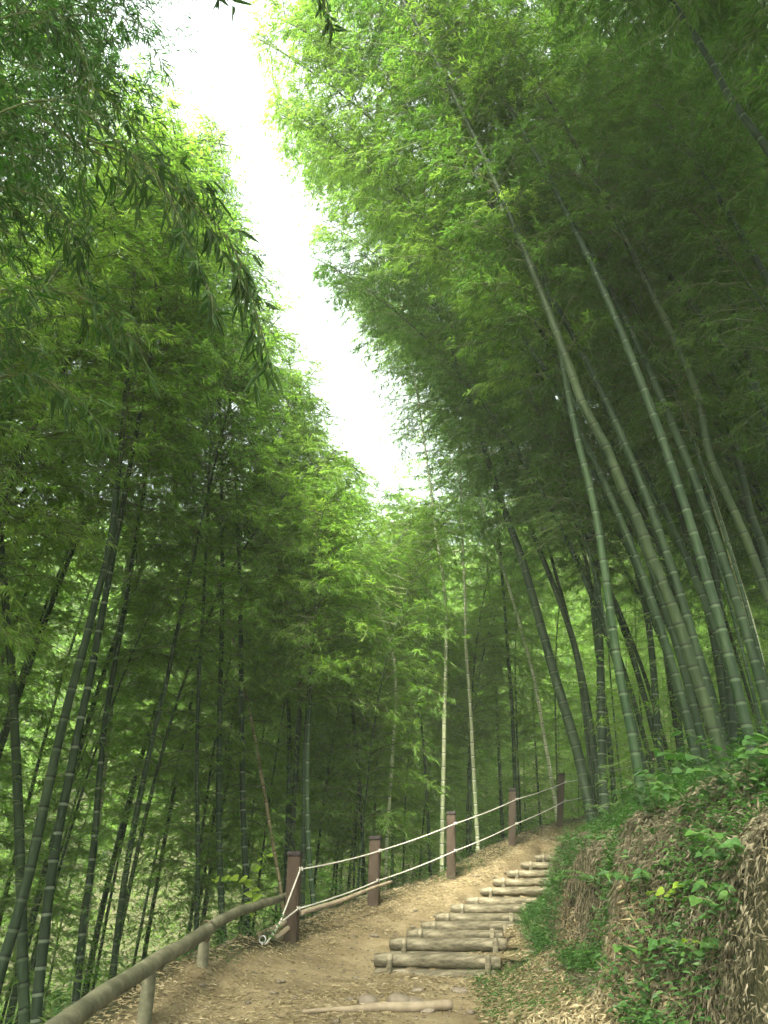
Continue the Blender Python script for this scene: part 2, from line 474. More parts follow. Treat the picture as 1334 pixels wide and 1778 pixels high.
def crown_geo(C, length, rng, t0=.38, nb=30, Lmax=2.0, per=11, cl=6, leafL=.15, leafW=.024, lean=None, world=None, culm_r=.05, bias=None, tubes=True):
    """returns verts, quads, face material index (0 leaf, 1 twig), face rnd"""
    tb = t0 + (1 - t0) * (np.arange(nb) + rng.uniform(-.3, .3, nb)) / nb
    tb = np.repeat(np.clip(tb, 0, .995), 2)
    az = np.tile([0, math.pi], nb) + np.repeat(np.arange(nb) % 2 * 1.25 + rng.uniform(0, 6.28), 2) + rng.uniform(-.6, .6, nb * 2)
    rel = (tb - t0) / (1 - t0)
    Lb = Lmax * (.55 + .75 * rel * np.exp(-rel * .6)) * (1 - .55 * rel ** 2.2) * rng.uniform(.55, 1.2, nb * 2)
    el = rng.uniform(.15, .75, nb * 2)
    d0 = np.stack([np.cos(az) * np.cos(el), np.sin(az) * np.cos(el), np.sin(el)], 1)
    if bias is not None: d0 = nrm(d0 + bias * .35)
    o = interp_curve(C, tb)
    nbr = len(o)
    def bp(s):      # s (nbr,) or (nbr,k)
        s = np.asarray(s)
        if s.ndim == 1: s = s[:, None]
        q = o[:, None] + d0[:, None] * (Lb[:, None] * s)[..., None]
        q[..., 2] -= (Lb[:, None] * .42 * s ** 2.1)
        return q
    brnd = rng.random(nbr)
    V_, Q_, M_, R_ = [], [], [], []
    off = 0
    if tubes:
        S = np.linspace(0, 1, 5)
        B = bp(np.tile(S, (nbr, 1)))
        for k in range(4):
            v, q = batch_tubes(B[:, k], B[:, k + 1], .010 * (1 - .2 * k), .010 * (.8 - .2 * k) + .0015)
            V_.append(v); Q_.append(q + off); off += len(v); M_.append(np.ones(len(q), int)); R_.append(np.full(len(q), .5))
    # side twigs
    s = (np.arange(per)[None] + rng.random((nbr, per))) / per * .88 + .12
    A = bp(s)
    e = .04
    T = nrm(bp(np.minimum(s + e, 1.05)) - bp(s - e))
    side = nrm(np.cross(T, np.array((0, 0, 1.0))))
    sg = np.where(rng.random((nbr, per)) < .5, -1, 1)[..., None]
    td = nrm(T * rng.uniform(.3, 1.1, (nbr, per, 1)) + side * sg * rng.uniform(.3, 1.0, (nbr, per, 1)) + np.array((0, 0, 1)) * rng.uniform(-.35, .35, (nbr, per, 1)))
    tl = rng.uniform(.18, .55, (nbr, per, 1)) * (Lb[:, None, None] / Lmax * .6 + .5)
    A = A.reshape(-1, 3); td = td.reshape(-1, 3); tl = tl.reshape(-1, 1)
    E = A + td * tl; E[:, 2] -= tl[:, 0] * .18
    if tubes:
        v, q = batch_tubes(A, E, .0035, .0018)
        V_.append(v); Q_.append(q + off); off += len(v); M_.append(np.ones(len(q), int)); R_.append(np.full(len(q), .5))
    # leaves, fanned along the outer half of each twig
    nt = len(A)
    f = rng.uniform(.25, 1.0, (nt, cl, 1))
    base = (A[:, None] * (1 - f) + E[:, None] * f)
    sd = nrm(np.cross(td, np.array((0, 0, 1.0))))[:, None]
    ld = nrm(td[:, None] * rng.uniform(.3, 1.0, (nt, cl, 1)) + sd * rng.uniform(-1, 1, (nt, cl, 1)) + np.array((0, 0, 1)) * rng.uniform(-.9, .15, (nt, cl, 1)))
    nor = np.array((0, 0, 1.0)) + rng.normal(0, .45, (nt, cl, 3))
    LL = leafL * rng.uniform(.6, 1.25, nt * cl)
    WW = leafW * rng.uniform(.7, 1.2, nt * cl)
    rb = np.repeat(np.repeat(brnd, per), cl) * .55 + rng.random(nt * cl) * .45
    base = base.reshape(-1, 3); ld = ld.reshape(-1, 3); nor = nor.reshape(-1, 3)
    if world is not None:
        kill = in_gap(base + np.asarray(world), rng)
        base, ld, nor, LL, WW, rb = base[~kill], ld[~kill], nor[~kill], LL[~kill], WW[~kill], rb[~kill]
    v, q = leaves(base, ld, nor, LL, WW)
    V_.append(v); Q_.append(q + off); M_.append(np.zeros(len(q), int)); R_.append(rb)
    V_, Q_, M_, R_ = np.concatenate(V_), np.concatenate(Q_), np.concatenate(M_), np.concatenate(R_)
    if world is not None and tubes:      # twigs that would cross the open slot are gone as well
        c = V_[Q_].mean(1) + np.asarray(world)
        d = np.abs(c[:, 0] - gap_x(c[:, 1], c[:, 2]))
        keep = ~((M_ == 1) & (d < .5) & (c[:, 2] > 2) & (c[:, 2] > .58 * c[:, 1]))
        Q_, M_, R_ = Q_[keep], M_[keep], R_[keep]
    return V_, Q_, M_, R_

# ------------------------------------------------------------------ bamboos traced from the photograph
# key: (pixels from top to bottom), depth at foot (None: where the foot meets the ground in view), slope of depth with height, foot width px,
#      crown start, culm material, leaf material, label
RIGHT = 'bamboos leaning over the steps from the right bank'
MID = 'bamboos standing below the rope fence'
LEFT = 'bamboos on the slope left of the path'
H = [
 (RIGHT, [(742,480),(782,600),(828,735),(866,859),(904,963),(938,1082),(966,1182),(1004,1310),(1032,1440)], None, .0, 27, .40, CULM_DARK, LEAF, 'smooth dark bamboo leaning far left, leftmost of the thick ones rooted on the bank corner'),
 (RIGHT, [(955,340),(960,400),(975,560),(985,700),(1014,849),(1028,930),(1038,1025),(1043,1168),(1047,1350),(1053,1428)], None, .0, 23, .42, CULM_RING, LEAF, 'upright bamboo with crisp white node rings, rooted on the bank corner beside the top steps'),
 (RIGHT, [(912,340),(935,440),(965,560),(980,645),(1004,764),(1033,883),(1052,1001),(1066,1106),(1080,1192),(1104,1310),(1118,1420)], None, -.03, 24, .45, CULM, LEAF, 'tall green bamboo with dark nodes crossing in front of the upright white-ringed one'),
 (RIGHT, [(990,640),(1014,707),(1052,773),(1080,845),(1109,906),(1128,959),(1152,1016),(1180,1087),(1204,1163),(1228,1230),(1251,1310),(1262,1345)], None, -.05, 30, .50, CULM_OLD, LEAF, 'thick olive bamboo curving strongly left behind the heart-leaved plant on the bank'),
 (RIGHT, [(1110,560),(1123,636),(1142,716),(1161,811),(1180,883),(1199,954),(1223,1035),(1242,1120),(1262,1240)], 11.5, .0, 22, .5, CULM_DARK, LEAF, 'straight dark bamboo rising between the two nearest curved ones on the right'),
 (RIGHT, [(1188,600),(1194,655),(1213,764),(1228,859),(1237,954),(1249,1049),(1261,1144),(1270,1239),(1277,1310)], 10.5, .0, 17, .45, CULM, LEAF, 'slim bamboo with a broken dark sheath high up and pale rings low down'),
 (RIGHT, [(1150,545),(1185,620),(1213,690),(1232,788),(1256,845),(1285,911),(1313,978),(1334,1040),(1375,1150)], 7.6, -.04, 23, .52, CULM_OLD, LEAF, 'thick bamboo with dark nodes bending out of the right edge at mid height'),
 (RIGHT, [(1160,-60),(1173,26),(1188,154),(1209,246),(1229,333),(1250,436),(1276,538),(1312,667),(1345,800)], 8.0, -.02, 24, .55, CULM, LEAF, 'long mottled bamboo showing through leaves from top edge to right edge'),
 (RIGHT, [(1205,560),(1228,621),(1256,707),(1285,811),(1304,892),(1327,954),(1350,1060)], 9.0, .0, 24, .5, CULM_DARK, LEAF, 'dark bamboo close to the right edge between two paler ones'),
 (RIGHT, [(1165,0),(1200,52),(1235,108),(1265,165),(1300,215),(1334,262),(1440,440)], 5.2, -.10, 26, .62, CULM, LEAF, 'glossy bare bamboo cutting diagonally across the upper right corner'),
 (RIGHT, [(1250,600),(1266,693),(1289,797),(1313,859),(1345,960)], 12.0, .0, 13, .5, CULM, LEAF, 'thin pale bamboo near the right edge'),
 (RIGHT, [(1200,740),(1228,835),(1256,921),(1280,1001),(1299,1063),(1318,1135),(1334,1220)], 10.5, .0, 14, .48, CULM_PALE, LEAF, 'light ringed bamboo slanting down to the right edge above the broad-leaved bush'),
 (RIGHT, [(850,720),(881,802),(909,883),(942,968),(971,1040),(995,1111),(1014,1192),(1036,1330),(1045,1400)], 13.0, .0, 15, .45, CULM_DARK, LEAF, 'slim near-black bamboo just right of the leftmost leaning one'),
 (RIGHT, [(890,740),(914,826),(938,902),(962,985),(990,1090),(1010,1200),(1025,1330)], 14.5, .0, 10, .45, CULM_DARK, LEAF, 'thin dark bamboo behind the slim near-black one'),
 (RIGHT, [(945,680),(961,764),(985,845),(1004,921),(1023,1001),(1035,1110),(1058,1290),(1066,1380)], 13.0, .0, 11, .45, CULM, LEAF, 'thin bamboo showing between the crossing pair on the bank corner'),
 (RIGHT, [(1070,560),(1085,659),(1104,773),(1118,873),(1130,940),(1146,1060),(1165,1200)], 14.5, .0, 12, .5, CULM_DARK, LEAF, 'thin dark bamboo right of the curved olive one, tall and nearly straight'),
 (RIGHT, [(1085,880),(1104,978),(1123,1063),(1133,1144),(1142,1263),(1152,1365)], 12.0, .0, 15, .42, CULM_RING, LEAF, 'grey-green bamboo with bright lower rings left of the heart-leaved plant'),
 (RIGHT, [(1125,960),(1147,1073),(1166,1168),(1178,1250),(1188,1350)], 12.5, .0, 13, .45, CULM, LEAF, 'grey bamboo directly behind the heart-leaved plant'),
 (MID, [(752,880),(757,921),(767,987),(774,1049),(775,1120),(772,1239),(770,1350),(768,1430)], 15.2, .0, 9, .62, CULM_PALE, LEAF_SUNLIT, 'tall pale cream bamboo lit from above, standing behind the third post'),
 (MID, [(806,1000),(808,1049),(809,1120),(816,1215),(821,1310),(826,1400)], 16.2, .0, 8, .60, CULM_PALE, LEAF, 'short whitish bamboo with bright rings between the third and fourth posts'),
 (MID, [(872,1000),(876,1049),(881,1120),(890,1239),(894,1340),(897,1420)], 19.0, .0, 9, .45, CULM, LEAF, 'grey bamboo rising straight behind the fourth post'),
 (MID, [(848,1010),(854,1073),(860,1180),(868,1340),(872,1430)], 21.5, .0, 8, .45, CULM_DARK, LEAF, 'dim bamboo just left of the grey one behind the fourth post'),
 (MID, [(915,1130),(928,1180),(942,1260),(952,1320),(962,1380)], 18.2, .0, 8, .48, CULM_PALE, LEAF, 'short ringed bamboo just left of the fifth post'),
 (MID, [(560,960),(581,1024),(594,1106),(605,1181),(616,1267),(625,1370),(630,1470)], 15.0, .0, 9, .42, CULM_DARK, LEAF, 'thin black bamboo rising left of the second post'),
 (MID, [(525,980),(528,1080),(524,1180),(516,1300),(508,1440),(505,1540)], 13.5, .0, 14, .42, CULM_DARK, LEAF, 'dark bamboo straight above the first post'),
 (MID, [(560,960),(552,1050),(546,1112),(536,1200),(530,1300),(528,1420),(526,1520)], 12.5, .0, 12, .45, CULM_DARK, LEAF, 'dark bamboo fanning right from the clump above the first post'),
 (MID, [(545,1120),(540,1200),(535,1300),(534,1400),(538,1500),(545,1570)], 12.0, .0, 11, .48, CULM_RING, LEAF, 'bamboo with bright white rings just right of the first post'),
 (MID, [(480,990),(492,1080),(498,1180),(503,1290),(500,1430)], 14.0, .0, 11, .42, CULM, LEAF, 'green bamboo left of the dark clump above the first post'),
 (MID, [(672,1100),(684,1140),(688,1200),(683,1290),(678,1370),(672,1460)], 15.5, .0, 7, .52, CULM_PALE, LEAF, 'thin crooked bamboo with a whitish stretch behind the second post'),
 (MID, [(688,1000),(706,1090),(722,1190),(735,1290),(742,1400)], 17.0, .0, 7, .45, CULM, LEAF, 'thin bamboo halfway between the second and third posts'),
 (MID, [(742,1140),(741,1220),(740,1300),(742,1380)], 22.0, .0, 5, .5, CULM_PALE, LEAF, 'very thin pale bamboo left of the tall cream one'),
 (LEFT, [(200,880),(197,908),(184,981),(168,1034),(152,1102),(131,1175),(113,1243),(94,1322),(73,1417),(50,1520),(28,1600),(0,1690)], 7.6, .02, 25, .46, CULM_DARK, LEAF, 'thickest bamboo on the left, leaning right'),
 (LEFT, [(175,1080),(157,1175),(136,1270),(121,1348),(103,1435),(88,1530),(76,1637),(66,1727),(60,1820)], 8.0, .02, 19, .48, CULM_RING, LEAF, 'ringed bamboo standing just right of the thickest left one'),
 (LEFT, [(2,950),(10,1050),(21,1165),(26,1270),(31,1375),(36,1525),(40,1690),(44,1820)], 8.5, .0, 19, .40, CULM_DARK, LEAF_DARK, 'near-black upright trunk at the left edge'),
 (LEFT, [(345,930),(320,1044),(304,1112),(289,1186),(268,1270),(247,1364),(230,1450),(212,1560),(200,1660)], 10.0, .02, 13, .45, CULM_DARK, LEAF, 'slim dark bamboo leaning right in the middle of the left grove'),
 (LEFT, [(200,1150),(184,1243),(175,1327),(162,1480),(146,1592),(135,1705),(128,1800)], 9.5, .0, 14, .45, CULM_RING, LEAF, 'green ringed bamboo between the two thick left ones and the tan broken cane'),
 (LEFT, [(318,440),(315,472),(304,567),(283,671),(262,750),(245,850),(225,960),(205,1100),(190,1250)], 12.5, .0, 15, .62, CULM_PALE, LEAF_SUNLIT, 'pale slender bamboo high in the left canopy under the hanging dark branch'),
 (LEFT, [(352,1080),(345,1200),(342,1345),(344,1500),(340,1650)], 11.0, .0, 10, .42, CULM_DARK, LEAF_DARK, 'dark bamboo directly above the handrail joint'),
 (LEFT, [(385,1100),(382,1250),(380,1400),(384,1560),(390,1640)], 11.5, .0, 13, .42, CULM, LEAF, 'upright green bamboo between the handrail joint and the yellow-leaved sapling'),
 (LEFT, [(418,1080),(420,1250),(422,1400),(427,1520),(430,1610)], 12.0, .0, 13, .42, CULM_RING, LEAF, 'ringed bamboo behind the yellow-leaved sapling'),
 (LEFT, [(455,1350),(468,1430),(480,1500),(490,1560)], 12.5, .0, 7, .6, CULM_TAN, LEAF, 'thin greyish cane slanting down left of the first post'),
]
rng = np.random.default_rng(7)

def bamboo(name, base, Cw, r0, t0, cm, lm, rng, crown_kw, label, group, culled=True, rtop=.18):
    """Cw: world-space curve, foot first"""
    C = Cw - base
    length = float(np.linalg.norm(np.diff(C, axis=0), axis=1).sum())
    t = empty(name, base)
    tag(t, label, 'bamboo', group)
    v, q, at = culm_geo(C, length, r0, rtop, 10, rng)
    mk('trunk', v, q, cm, t, attrs={'band': ('POINT', at)})
    v, q, m, r = crown_geo(C, length, rng, t0=t0, world=(base if culled else None), **crown_kw)
    mk('crown', v, q, [lm, TWIG], t, smooth=False, midx=m, attrs={'rnd': ('FACE', r)})
    return t

taken = []
for (grp, pix, Yb, sl, wpx, t0, cm, lm, label) in H:
    pix = pix[::-1]
    if Yb is None:
        foot = hit(*pix[0]); Yb = foot[1]
        pts = [foot]
        rest = pix[1:]
    else:
        pts = []; rest = pix
    z0 = P(*pix[0], Yb)[2]
    for (a, b) in rest:
        Y = Yb
        for _ in range(4): Y = Yb + sl * (P(a, b, Y)[2] - z0)
        pts.append(P(a, b, Y))
    pts = np.array(pts)
    if np.linalg.norm(pts[0] - [pts[0][0], pts[0][1], float(height(pts[0][0], pts[0][1]))]) > .05:
        # follow the cane down to the ground
        d = nrm(pts[0] - pts[1]); d = nrm(d * np.array((.75, .75, 1)) + np.array((0, 0, -.15)))
        q = pts[0].copy(); k = 0
        while q[2] > height(q[0], q[1]) - .1 and k < 400:
            q = q + d * .05; k += 1
        if k > 4: pts = np.vstack([q, pts])
        else: pts[0][2] = float(height(pts[0][0], pts[0][1])) - .1
    else:
        pts[0][2] -= .08
    # carry on upward, arching over
    Ht = rng.uniform(13.0, 16.0)
    d = nrm(pts[-1] - pts[-2])
    q = pts[-1].copy()
    total = np.linalg.norm(np.diff(pts, axis=0), axis=1).sum()
    ext = []
    while total < Ht:
        d = nrm(d + np.array((d[0] * .05 , d[1] * .05 - .004, -.02)) )
        q = q + d * .6; total += .6
        if abs(q[0] - gap_x(q[1], q[2])) < .9 and q[2] > .6 * q[1]: break
        ext.append(q.copy())
    if len(ext) > 1: pts = np.vstack([pts, np.array(ext)[1::2]])
    C, length = resample(pts, 80)
    r0 = wpx / 2 / FPX * np.linalg.norm(C[5]) * (.82 if wpx < 22 else .66)
    taken.append((C[0][0], C[0][1]))
    kw = dict(nb=46, Lmax=1.9, per=16, cl=(14 if grp == RIGHT else 8), leafL=.115, leafW=.0165)
    if grp == RIGHT:
        t0 *= .82
        if lm is LEAF: lm = LEAF_SHADED
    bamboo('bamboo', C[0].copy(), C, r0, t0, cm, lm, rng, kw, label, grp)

# strongly arched ones whose tops border the open sky
ARCHED = [
 (3.4, 8.8, -1.95, 9.8, 14.0, LEAF_SUNLIT, .50, RIGHT, 'arched bamboo whose sparse yellow-green top hangs into the sky at top centre'),
 (3.7, 7.6, -1.85, 8.5, 17.5, LEAF_SUNLIT, .62, RIGHT, 'very tall bamboo with pale lacy tip at the top edge just right of the sky'),
 (3.1, 6.8, -1.25, 7.5, 17.0, LEAF_SUNLIT, .64, RIGHT, 'very tall bamboo nearly overhead with thin yellowish sprays at the top edge'),
 (3.3, 7.9, -1.9, 8.5, 14.8, LEAF_SUNLIT, .55, RIGHT, 'arched bamboo with airy yellow-green leaves at the top edge right of the sky'),
 (3.7, 9.3, -2.4, 9.1, 15.4, LEAF_SUNLIT, .58, RIGHT, 'arched bamboo whose lacy tip reaches farthest left at the top edge'),
 (-5.0, 8.0, -2.6, 8.9, 15.5, LEAF, .55, LEFT, 'tall bamboo with thin lacy foliage against the sky at upper left'),
 (-4.9, 9.8, -2.5, 10.6, 15.0, LEAF, .50, LEFT, 'tall bamboo with loose foliage against the sky right of the hanging branch'),
 (4.3, 9.4, -2.65, 11.6, 16.5, LEAF_SUNLIT, .60, RIGHT, 'tall arched bamboo whose pale yellow tip reaches the top edge of the sky'),
 (4.9, 11.5, -2.15, 13.5, 17.0, LEAF_SUNLIT, .55, RIGHT, 'tall thin bamboo with lacy yellow tip beside the top of the sky gap'),
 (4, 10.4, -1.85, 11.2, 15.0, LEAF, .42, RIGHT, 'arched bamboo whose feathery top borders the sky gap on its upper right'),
 (4.3, 12.6, -1.65, 13.4, 15.0, LEAF_SUNLIT, .42, RIGHT, 'arched yellow-green bamboo bordering the sky gap right of centre'),
 (4.9, 7.4, -1.05, 8.6, 14.5, LEAF, .45, RIGHT, 'arched bamboo with dense foliage right of the sky gap near the top'),
 (4.9, 14.8, -0.85, 15.6, 15.0, LEAF, .38, RIGHT, 'arched bamboo with dark foliage where the sky gap narrows'),
 (6, 17, 0.15, 17.8, 15.0, LEAF, .34, RIGHT, 'arched bamboo hanging over the top of the path'),
 (-4.6, 11.4, -2.1, 12.4, 14.5, LEAF_SUNLIT, .38, LEFT, 'yellow-green bamboo leaning right into the middle of the sky gap'),
 (-4.4, 13.5, -1.7, 14.8, 13.5, LEAF_SUNLIT, .30, LEFT, 'bright yellow-green bamboo left of the sky gap, upper one'),
 (-3.4, 16.5, -1.0, 17.6, 13.0, LEAF_SUNLIT, .30, LEFT, 'bright yellow-green bamboo left of where the sky gap narrows'),
 (-2.4, 20.5, -.6, 21.5, 13.5, LEAF_SUNLIT, .28, MID, 'bright lit bamboo crown just under the lower end of the sky gap'),
 (.2, 24.0, 1.2, 25.0, 13.0, LEAF_SUNLIT, .25, MID, 'lit yellow-green crown right below the tip of the sky gap'),
 (2.6, 26.0, 3.2, 26.5, 13.0, LEAF_SUNLIT, .22, MID, 'lit feathery crown behind the tall cream bamboo'),
 (-1.4, 27.0, .2, 27.5, 13.0, LEAF_SUNLIT, .22, MID, 'lit crown farther back left of the tall cream bamboo'),
 (5.6, 13.6, -1.25, 14.6, 14.0, LEAF, .40, RIGHT, 'arched bamboo with fine foliage halfway down the right side of the sky gap'),
 (6.3, 15.9, -0.45, 16.6, 14.0, LEAF, .36, RIGHT, 'arched bamboo with dense low foliage right of the lower sky gap'),
 (3.7, 11.6, -1.55, 12.4, 12.5, LEAF, .40, RIGHT, 'shorter arched bamboo under the taller ones right of the sky gap'),
]
for (bx, by, tx, ty, Hh, lm, t0, grp, lab) in ARCHED:
    bz = float(height(bx, by)) - .1
    tt = np.linspace(0, 1, 30)
    C = np.stack([bx + (tx - bx) * tt ** 1.9, by + (ty - by) * tt ** 1.5, bz + Hh * (tt - .10 * tt ** 4)], 1)
    C, ln = resample(C, 70)
    if grp == RIGHT: t0 *= .85
    taken.append((bx, by))
    if grp == RIGHT and lm is LEAF and by < 14: lm = LEAF_SHADED
    bamboo('bamboo', C[0].copy(), C, .05, t0, CULM, lm, rng, dict(nb=46, Lmax=2.0, per=16, cl=(9 if t0 > .49 else 14), leafL=.115, leafW=.0165), lab, grp)

# young thin ones leaning over the bank, their leaves veiling the thick canes
YOUNG = [(3.9, 7.9, 2.6, 8.3, 9.5, 'young thin bamboo whose leaves veil the canes above the heart-leaved plant'),
         (4.7, 6.6, 3.3, 7.2, 9.0, 'young thin bamboo with low leaves near the right edge at mid height'),
         (3.1, 10.1, 1.5, 10.4, 9.5, 'young thin bamboo drooping in front of the bank corner canes'),
         (4.4, 9.3, 2.7, 9.4, 10.5, 'young leafy bamboo halfway up between the right-hand canes'),
         (5.4, 8.2, 4.2, 8.4, 10.0, 'young leafy bamboo screening the right edge above the bank')]
for (bx, by, tx, ty, Hh, lab) in YOUNG:
    bz = float(height(bx, by)) - .1
    tt = np.linspace(0, 1, 30)
    C = np.stack([bx + (tx - bx) * tt ** 2.2, by + (ty - by) * tt ** 1.5, bz + Hh * (tt - .12 * tt ** 4)], 1)
    C, ln = resample(C, 60)
    taken.append((bx, by))
    bamboo('bamboo', C[0].copy(), C, .024, .42, CULM, LEAF_SHADED, rng, dict(nb=34, Lmax=1.4, per=14, cl=10, leafL=.11, leafW=.016), lab, RIGHT)

# ------------------------------------------------------------------ the grove: shared shapes, each cane a thing of its own
def arch(Hh, th0, th1, n=60, wob=0, rng=None):
    t = np.linspace(0, 1, n)
    th = th0 + th1 * t ** 2.3
    ds = Hh / (n - 1)
    x = np.cumsum(np.sin(th)) * ds; z = np.cumsum(np.cos(th)) * ds
    y = .25 * np.sin(t * 3 + rng.uniform(0, 6)) * t
    c = np.stack([x - x[0], y - y[0], z - z[0]], 1)
    return c
VAR = []
for k in range(9):
    r = np.random.default_rng(100 + k)
    Hh = r.uniform(12.5, 15.5)
    C = arch(Hh, r.uniform(.02, .12), r.uniform(.35, .85), rng=r)
    low = k >= 6       # low-crowned ones
    v, q, at = culm_geo(C, Hh, .043, .16, 8, r)
    cu = mk('trunk', v, q, CULM, attrs={'band': ('POINT', at)}); 
    lm = [LEAF, LEAF, LEAF_SUNLIT, LEAF_SUNLIT, LEAF, LEAF_DARK, LEAF_SUNLIT, LEAF, LEAF][k]
    v, q, m, rr = crown_geo(C, Hh, r, t0=(.16 if low else .30), nb=46, Lmax=2.1, per=16, cl=13, leafL=.12, leafW=.018)
    cr = mk('crown', v, q, [lm, TWIG], smooth=False, midx=m, attrs={'rnd': ('FACE', rr)})
    smp = v[q[m == 0][::60, 0]]
    VAR.append((C, Hh, cu.data, cr.data, smp, low, lm))
    bpy.data.objects.remove(cu); bpy.data.objects.remove(cr)

def project(p):
    c, s = math.cos(PITCH), math.sin(PITCH)
    f = p[..., 1] * c + p[..., 2] * s
    u = -p[..., 1] * s + p[..., 2] * c
    return 667 + FPX * p[..., 0] / f, 889 - FPX * u / f, f

R = random.Random(5)
nplaced = 0
count = {}
def place_grove(x, y, phi, k, sc, group, label, matr, unseen_ok=False, shaded=False):
    global nplaced
    C, Hh, cu, cr, smp, low, lm = VAR[k]
    z = float(height(x, y)) - .08
    ca, sa = math.cos(phi), math.sin(phi)
    rot = np.array(((ca, -sa, 0), (sa, ca, 0), (0, 0, 1)))
    W = (smp * sc) @ rot.T + np.array((x, y, z))
    px, py, f = project(W)
    vis = (f > .5) & (px > -40) & (px < 1374) & (py > -40) & (py < 1818)
    if vis.mean() < .02 and not unseen_ok: return False
    # canes stay out of the open slot
    Cw = (C * sc) @ rot.T + np.array((x, y, z))
    g = np.abs(Cw[:, 0] - gap_x(Cw[:, 1], Cw[:, 2]))
    if ((g < .55) & (Cw[:, 1] > 4) & (Cw[:, 2] > 3) & (Cw[:, 2] > .6 * Cw[:, 1])).any(): return False
    hit_gap = (np.abs(W[:, 0] - gap_x(W[:, 1], W[:, 2])) < 1.5).mean() > .004
    if np.min(np.linalg.norm(W, axis=1)) < 2.2: return False
    if hit_gap:
        r = np.random.default_rng(int(x * 1000) & 0xffff)
        t = empty('bamboo', (x, y, z)); tag(t, label, 'bamboo', group)
        mk_t = bpy.data.objects.new('trunk', cu); COL.objects.link(mk_t); mk_t.parent = t
        mk_t.scale = (sc,) * 3; mk_t.rotation_euler = (0, 0, phi)
        v, q, m, rr = crown_geo(Cw - np.array((x, y, z)), Hh * sc, r, t0=(.16 if low else .30), nb=44, Lmax=2.1, per=14, cl=12, leafL=.12, leafW=.018, world=(x, y, z))
        mk('crown', v, q, [lm, TWIG], t, smooth=False, midx=m, attrs={'rnd': ('FACE', rr)})
        tr = mk_t
    else:
        t = empty('bamboo', (x, y, z), phi); t.scale = (sc,) * 3
        tag(t, label, 'bamboo', group)
        tr = bpy.data.objects.new('trunk', cu); COL.objects.link(tr); tr.parent = t
        c2 = bpy.data.objects.new('crown', cr); COL.objects.link(c2); c2.parent = t
    if shaded:
        c3 = [o for o in t.children if o.name.startswith('crown')][0]
        c3.material_slots[0].link = 'OBJECT'; c3.material_slots[0].material = LEAF_SHADED
    tr.material_slots[0].link = 'OBJECT'; tr.material_slots[0].material = matr
    nplaced += 1
    return True

def spot_ok(x, y, dmin):
    for (a, b) in taken:
        if (a - x) ** 2 + (b - y) ** 2 < dmin * dmin: return False
    return True

ZONES = [
 # x range rel. to fence/bank edge, y range, count, min distance, group, label, kinds, lean-azimuth centre
 ('L', (-9, -1.2), (6, 20), 62, .95, 'bamboos crowded on the slope below the path', 'dim bamboo among the many crowded on the slope left of the path', (0, 3, 2, 3, 6, 2, 8, 6, 7, 6), 0.2),
 ('L', (-16, -1.0), (20, 34), 44, 1.4, 'bamboos far beyond the fence', 'slim far bamboo in the dense grove beyond the fence line', (3, 2, 2, 6, 6, 7, 6, 8), -0.3),
 ('R', (1.3, 9), (6.5, 22), 66, 1.0, 'bamboos on the hillside above the steps', 'bamboo standing behind others on the hillside right of the steps', (0, 1, 3, 4, 5, 6, 7), 3.0),
 ('R', (1.5, 14), (22, 34), 24, 1.6, 'bamboos far up the right hillside', 'slim far bamboo high on the right hillside', (0, 3, 6, 6, 7), 3.0),
]
for side, xr, yr, n, dm, grp, lab, kinds, az in ZONES:
    made = tries = 0
    while made < n and tries < n * 60:
        tries += 1
        y = R.uniform(*yr)
        x = (float(XF(y)) if side == 'L' else float(XE(y))) + R.uniform(*xr)
        if not spot_ok(x, y, dm): continue
        k = R.choice(kinds)
        mat = R.choice([CULM, CULM, CULM_DARK, CULM_DARK, CULM_OLD] + ([CULM_PALE] if y > 16 and R.random() < .4 else []))
        sc_ = R.uniform(.5, .92) if (side == 'L' and y > 9) else R.uniform(.85, 1.12)
        if place_grove(x, y, az + R.uniform(-.9, .9), k, sc_, grp, lab, mat, shaded=(side == 'R' and y < 20)):
            taken.append((x, y)); made += 1
    print('zone', grp, made, tries)
# mostly unseen neighbours, added beside and behind the viewer to shade the path
for (x, y, phi, k) in [(-4.2, 3.5, .2, 0), (-3.6, 1.2, .3, 1), (-5.2, -1, .2, 3), (-3.4, -3.2, .6, 4), (3.6, 2.2, 2.9, 1), (4.6, 4.4, 3.1, 3), (3.4, -.8, 2.6, 4),
                       (4.4, -3.2, 2.6, 0), (5.6, .8, 3.0, 5), (-6.4, 2.4, 0, 5), (-6.8, 5.4, 0, 3), (6.4, 6, 3.1, 1), (6.6, 3.2, 3.1, 0), (-1.0, -5.5, 1.4, 3), (2.2, -6, 1.7, 1),
                       (3.9, 2.9, 2.8, 2), (3.1, .9, 2.7, 4), (2.9, -1.2, 2.4, 1), (-3.1, .2, .5, 4), (-3.3, -1.6, .7, 0), (3.4, -2.4, 2.3, 3), (4.6, 1.4, 2.9, 7), (-4.0, 1.9, .2, 6), (-2.6, -2.0, .9, 3), (1.9, -3.6, 1.9, 0), (-1.9, -4.6, 1.1, 6), (.4, -4.4, 1.5, 7), (-4.4, -5.2, .8, 7), (4.8, -6, 2.2, 6), (.2, -8, 1.5, 3)]:
    if place_grove(x, y, phi, k, 1.05, 'bamboos added beside and behind the viewer for shade', 'tall bamboo added close by, its crown shading the path from overhead', CULM, unseen_ok=True, shaded=True):
        taken.append((x, y))
print('placed', nplaced)

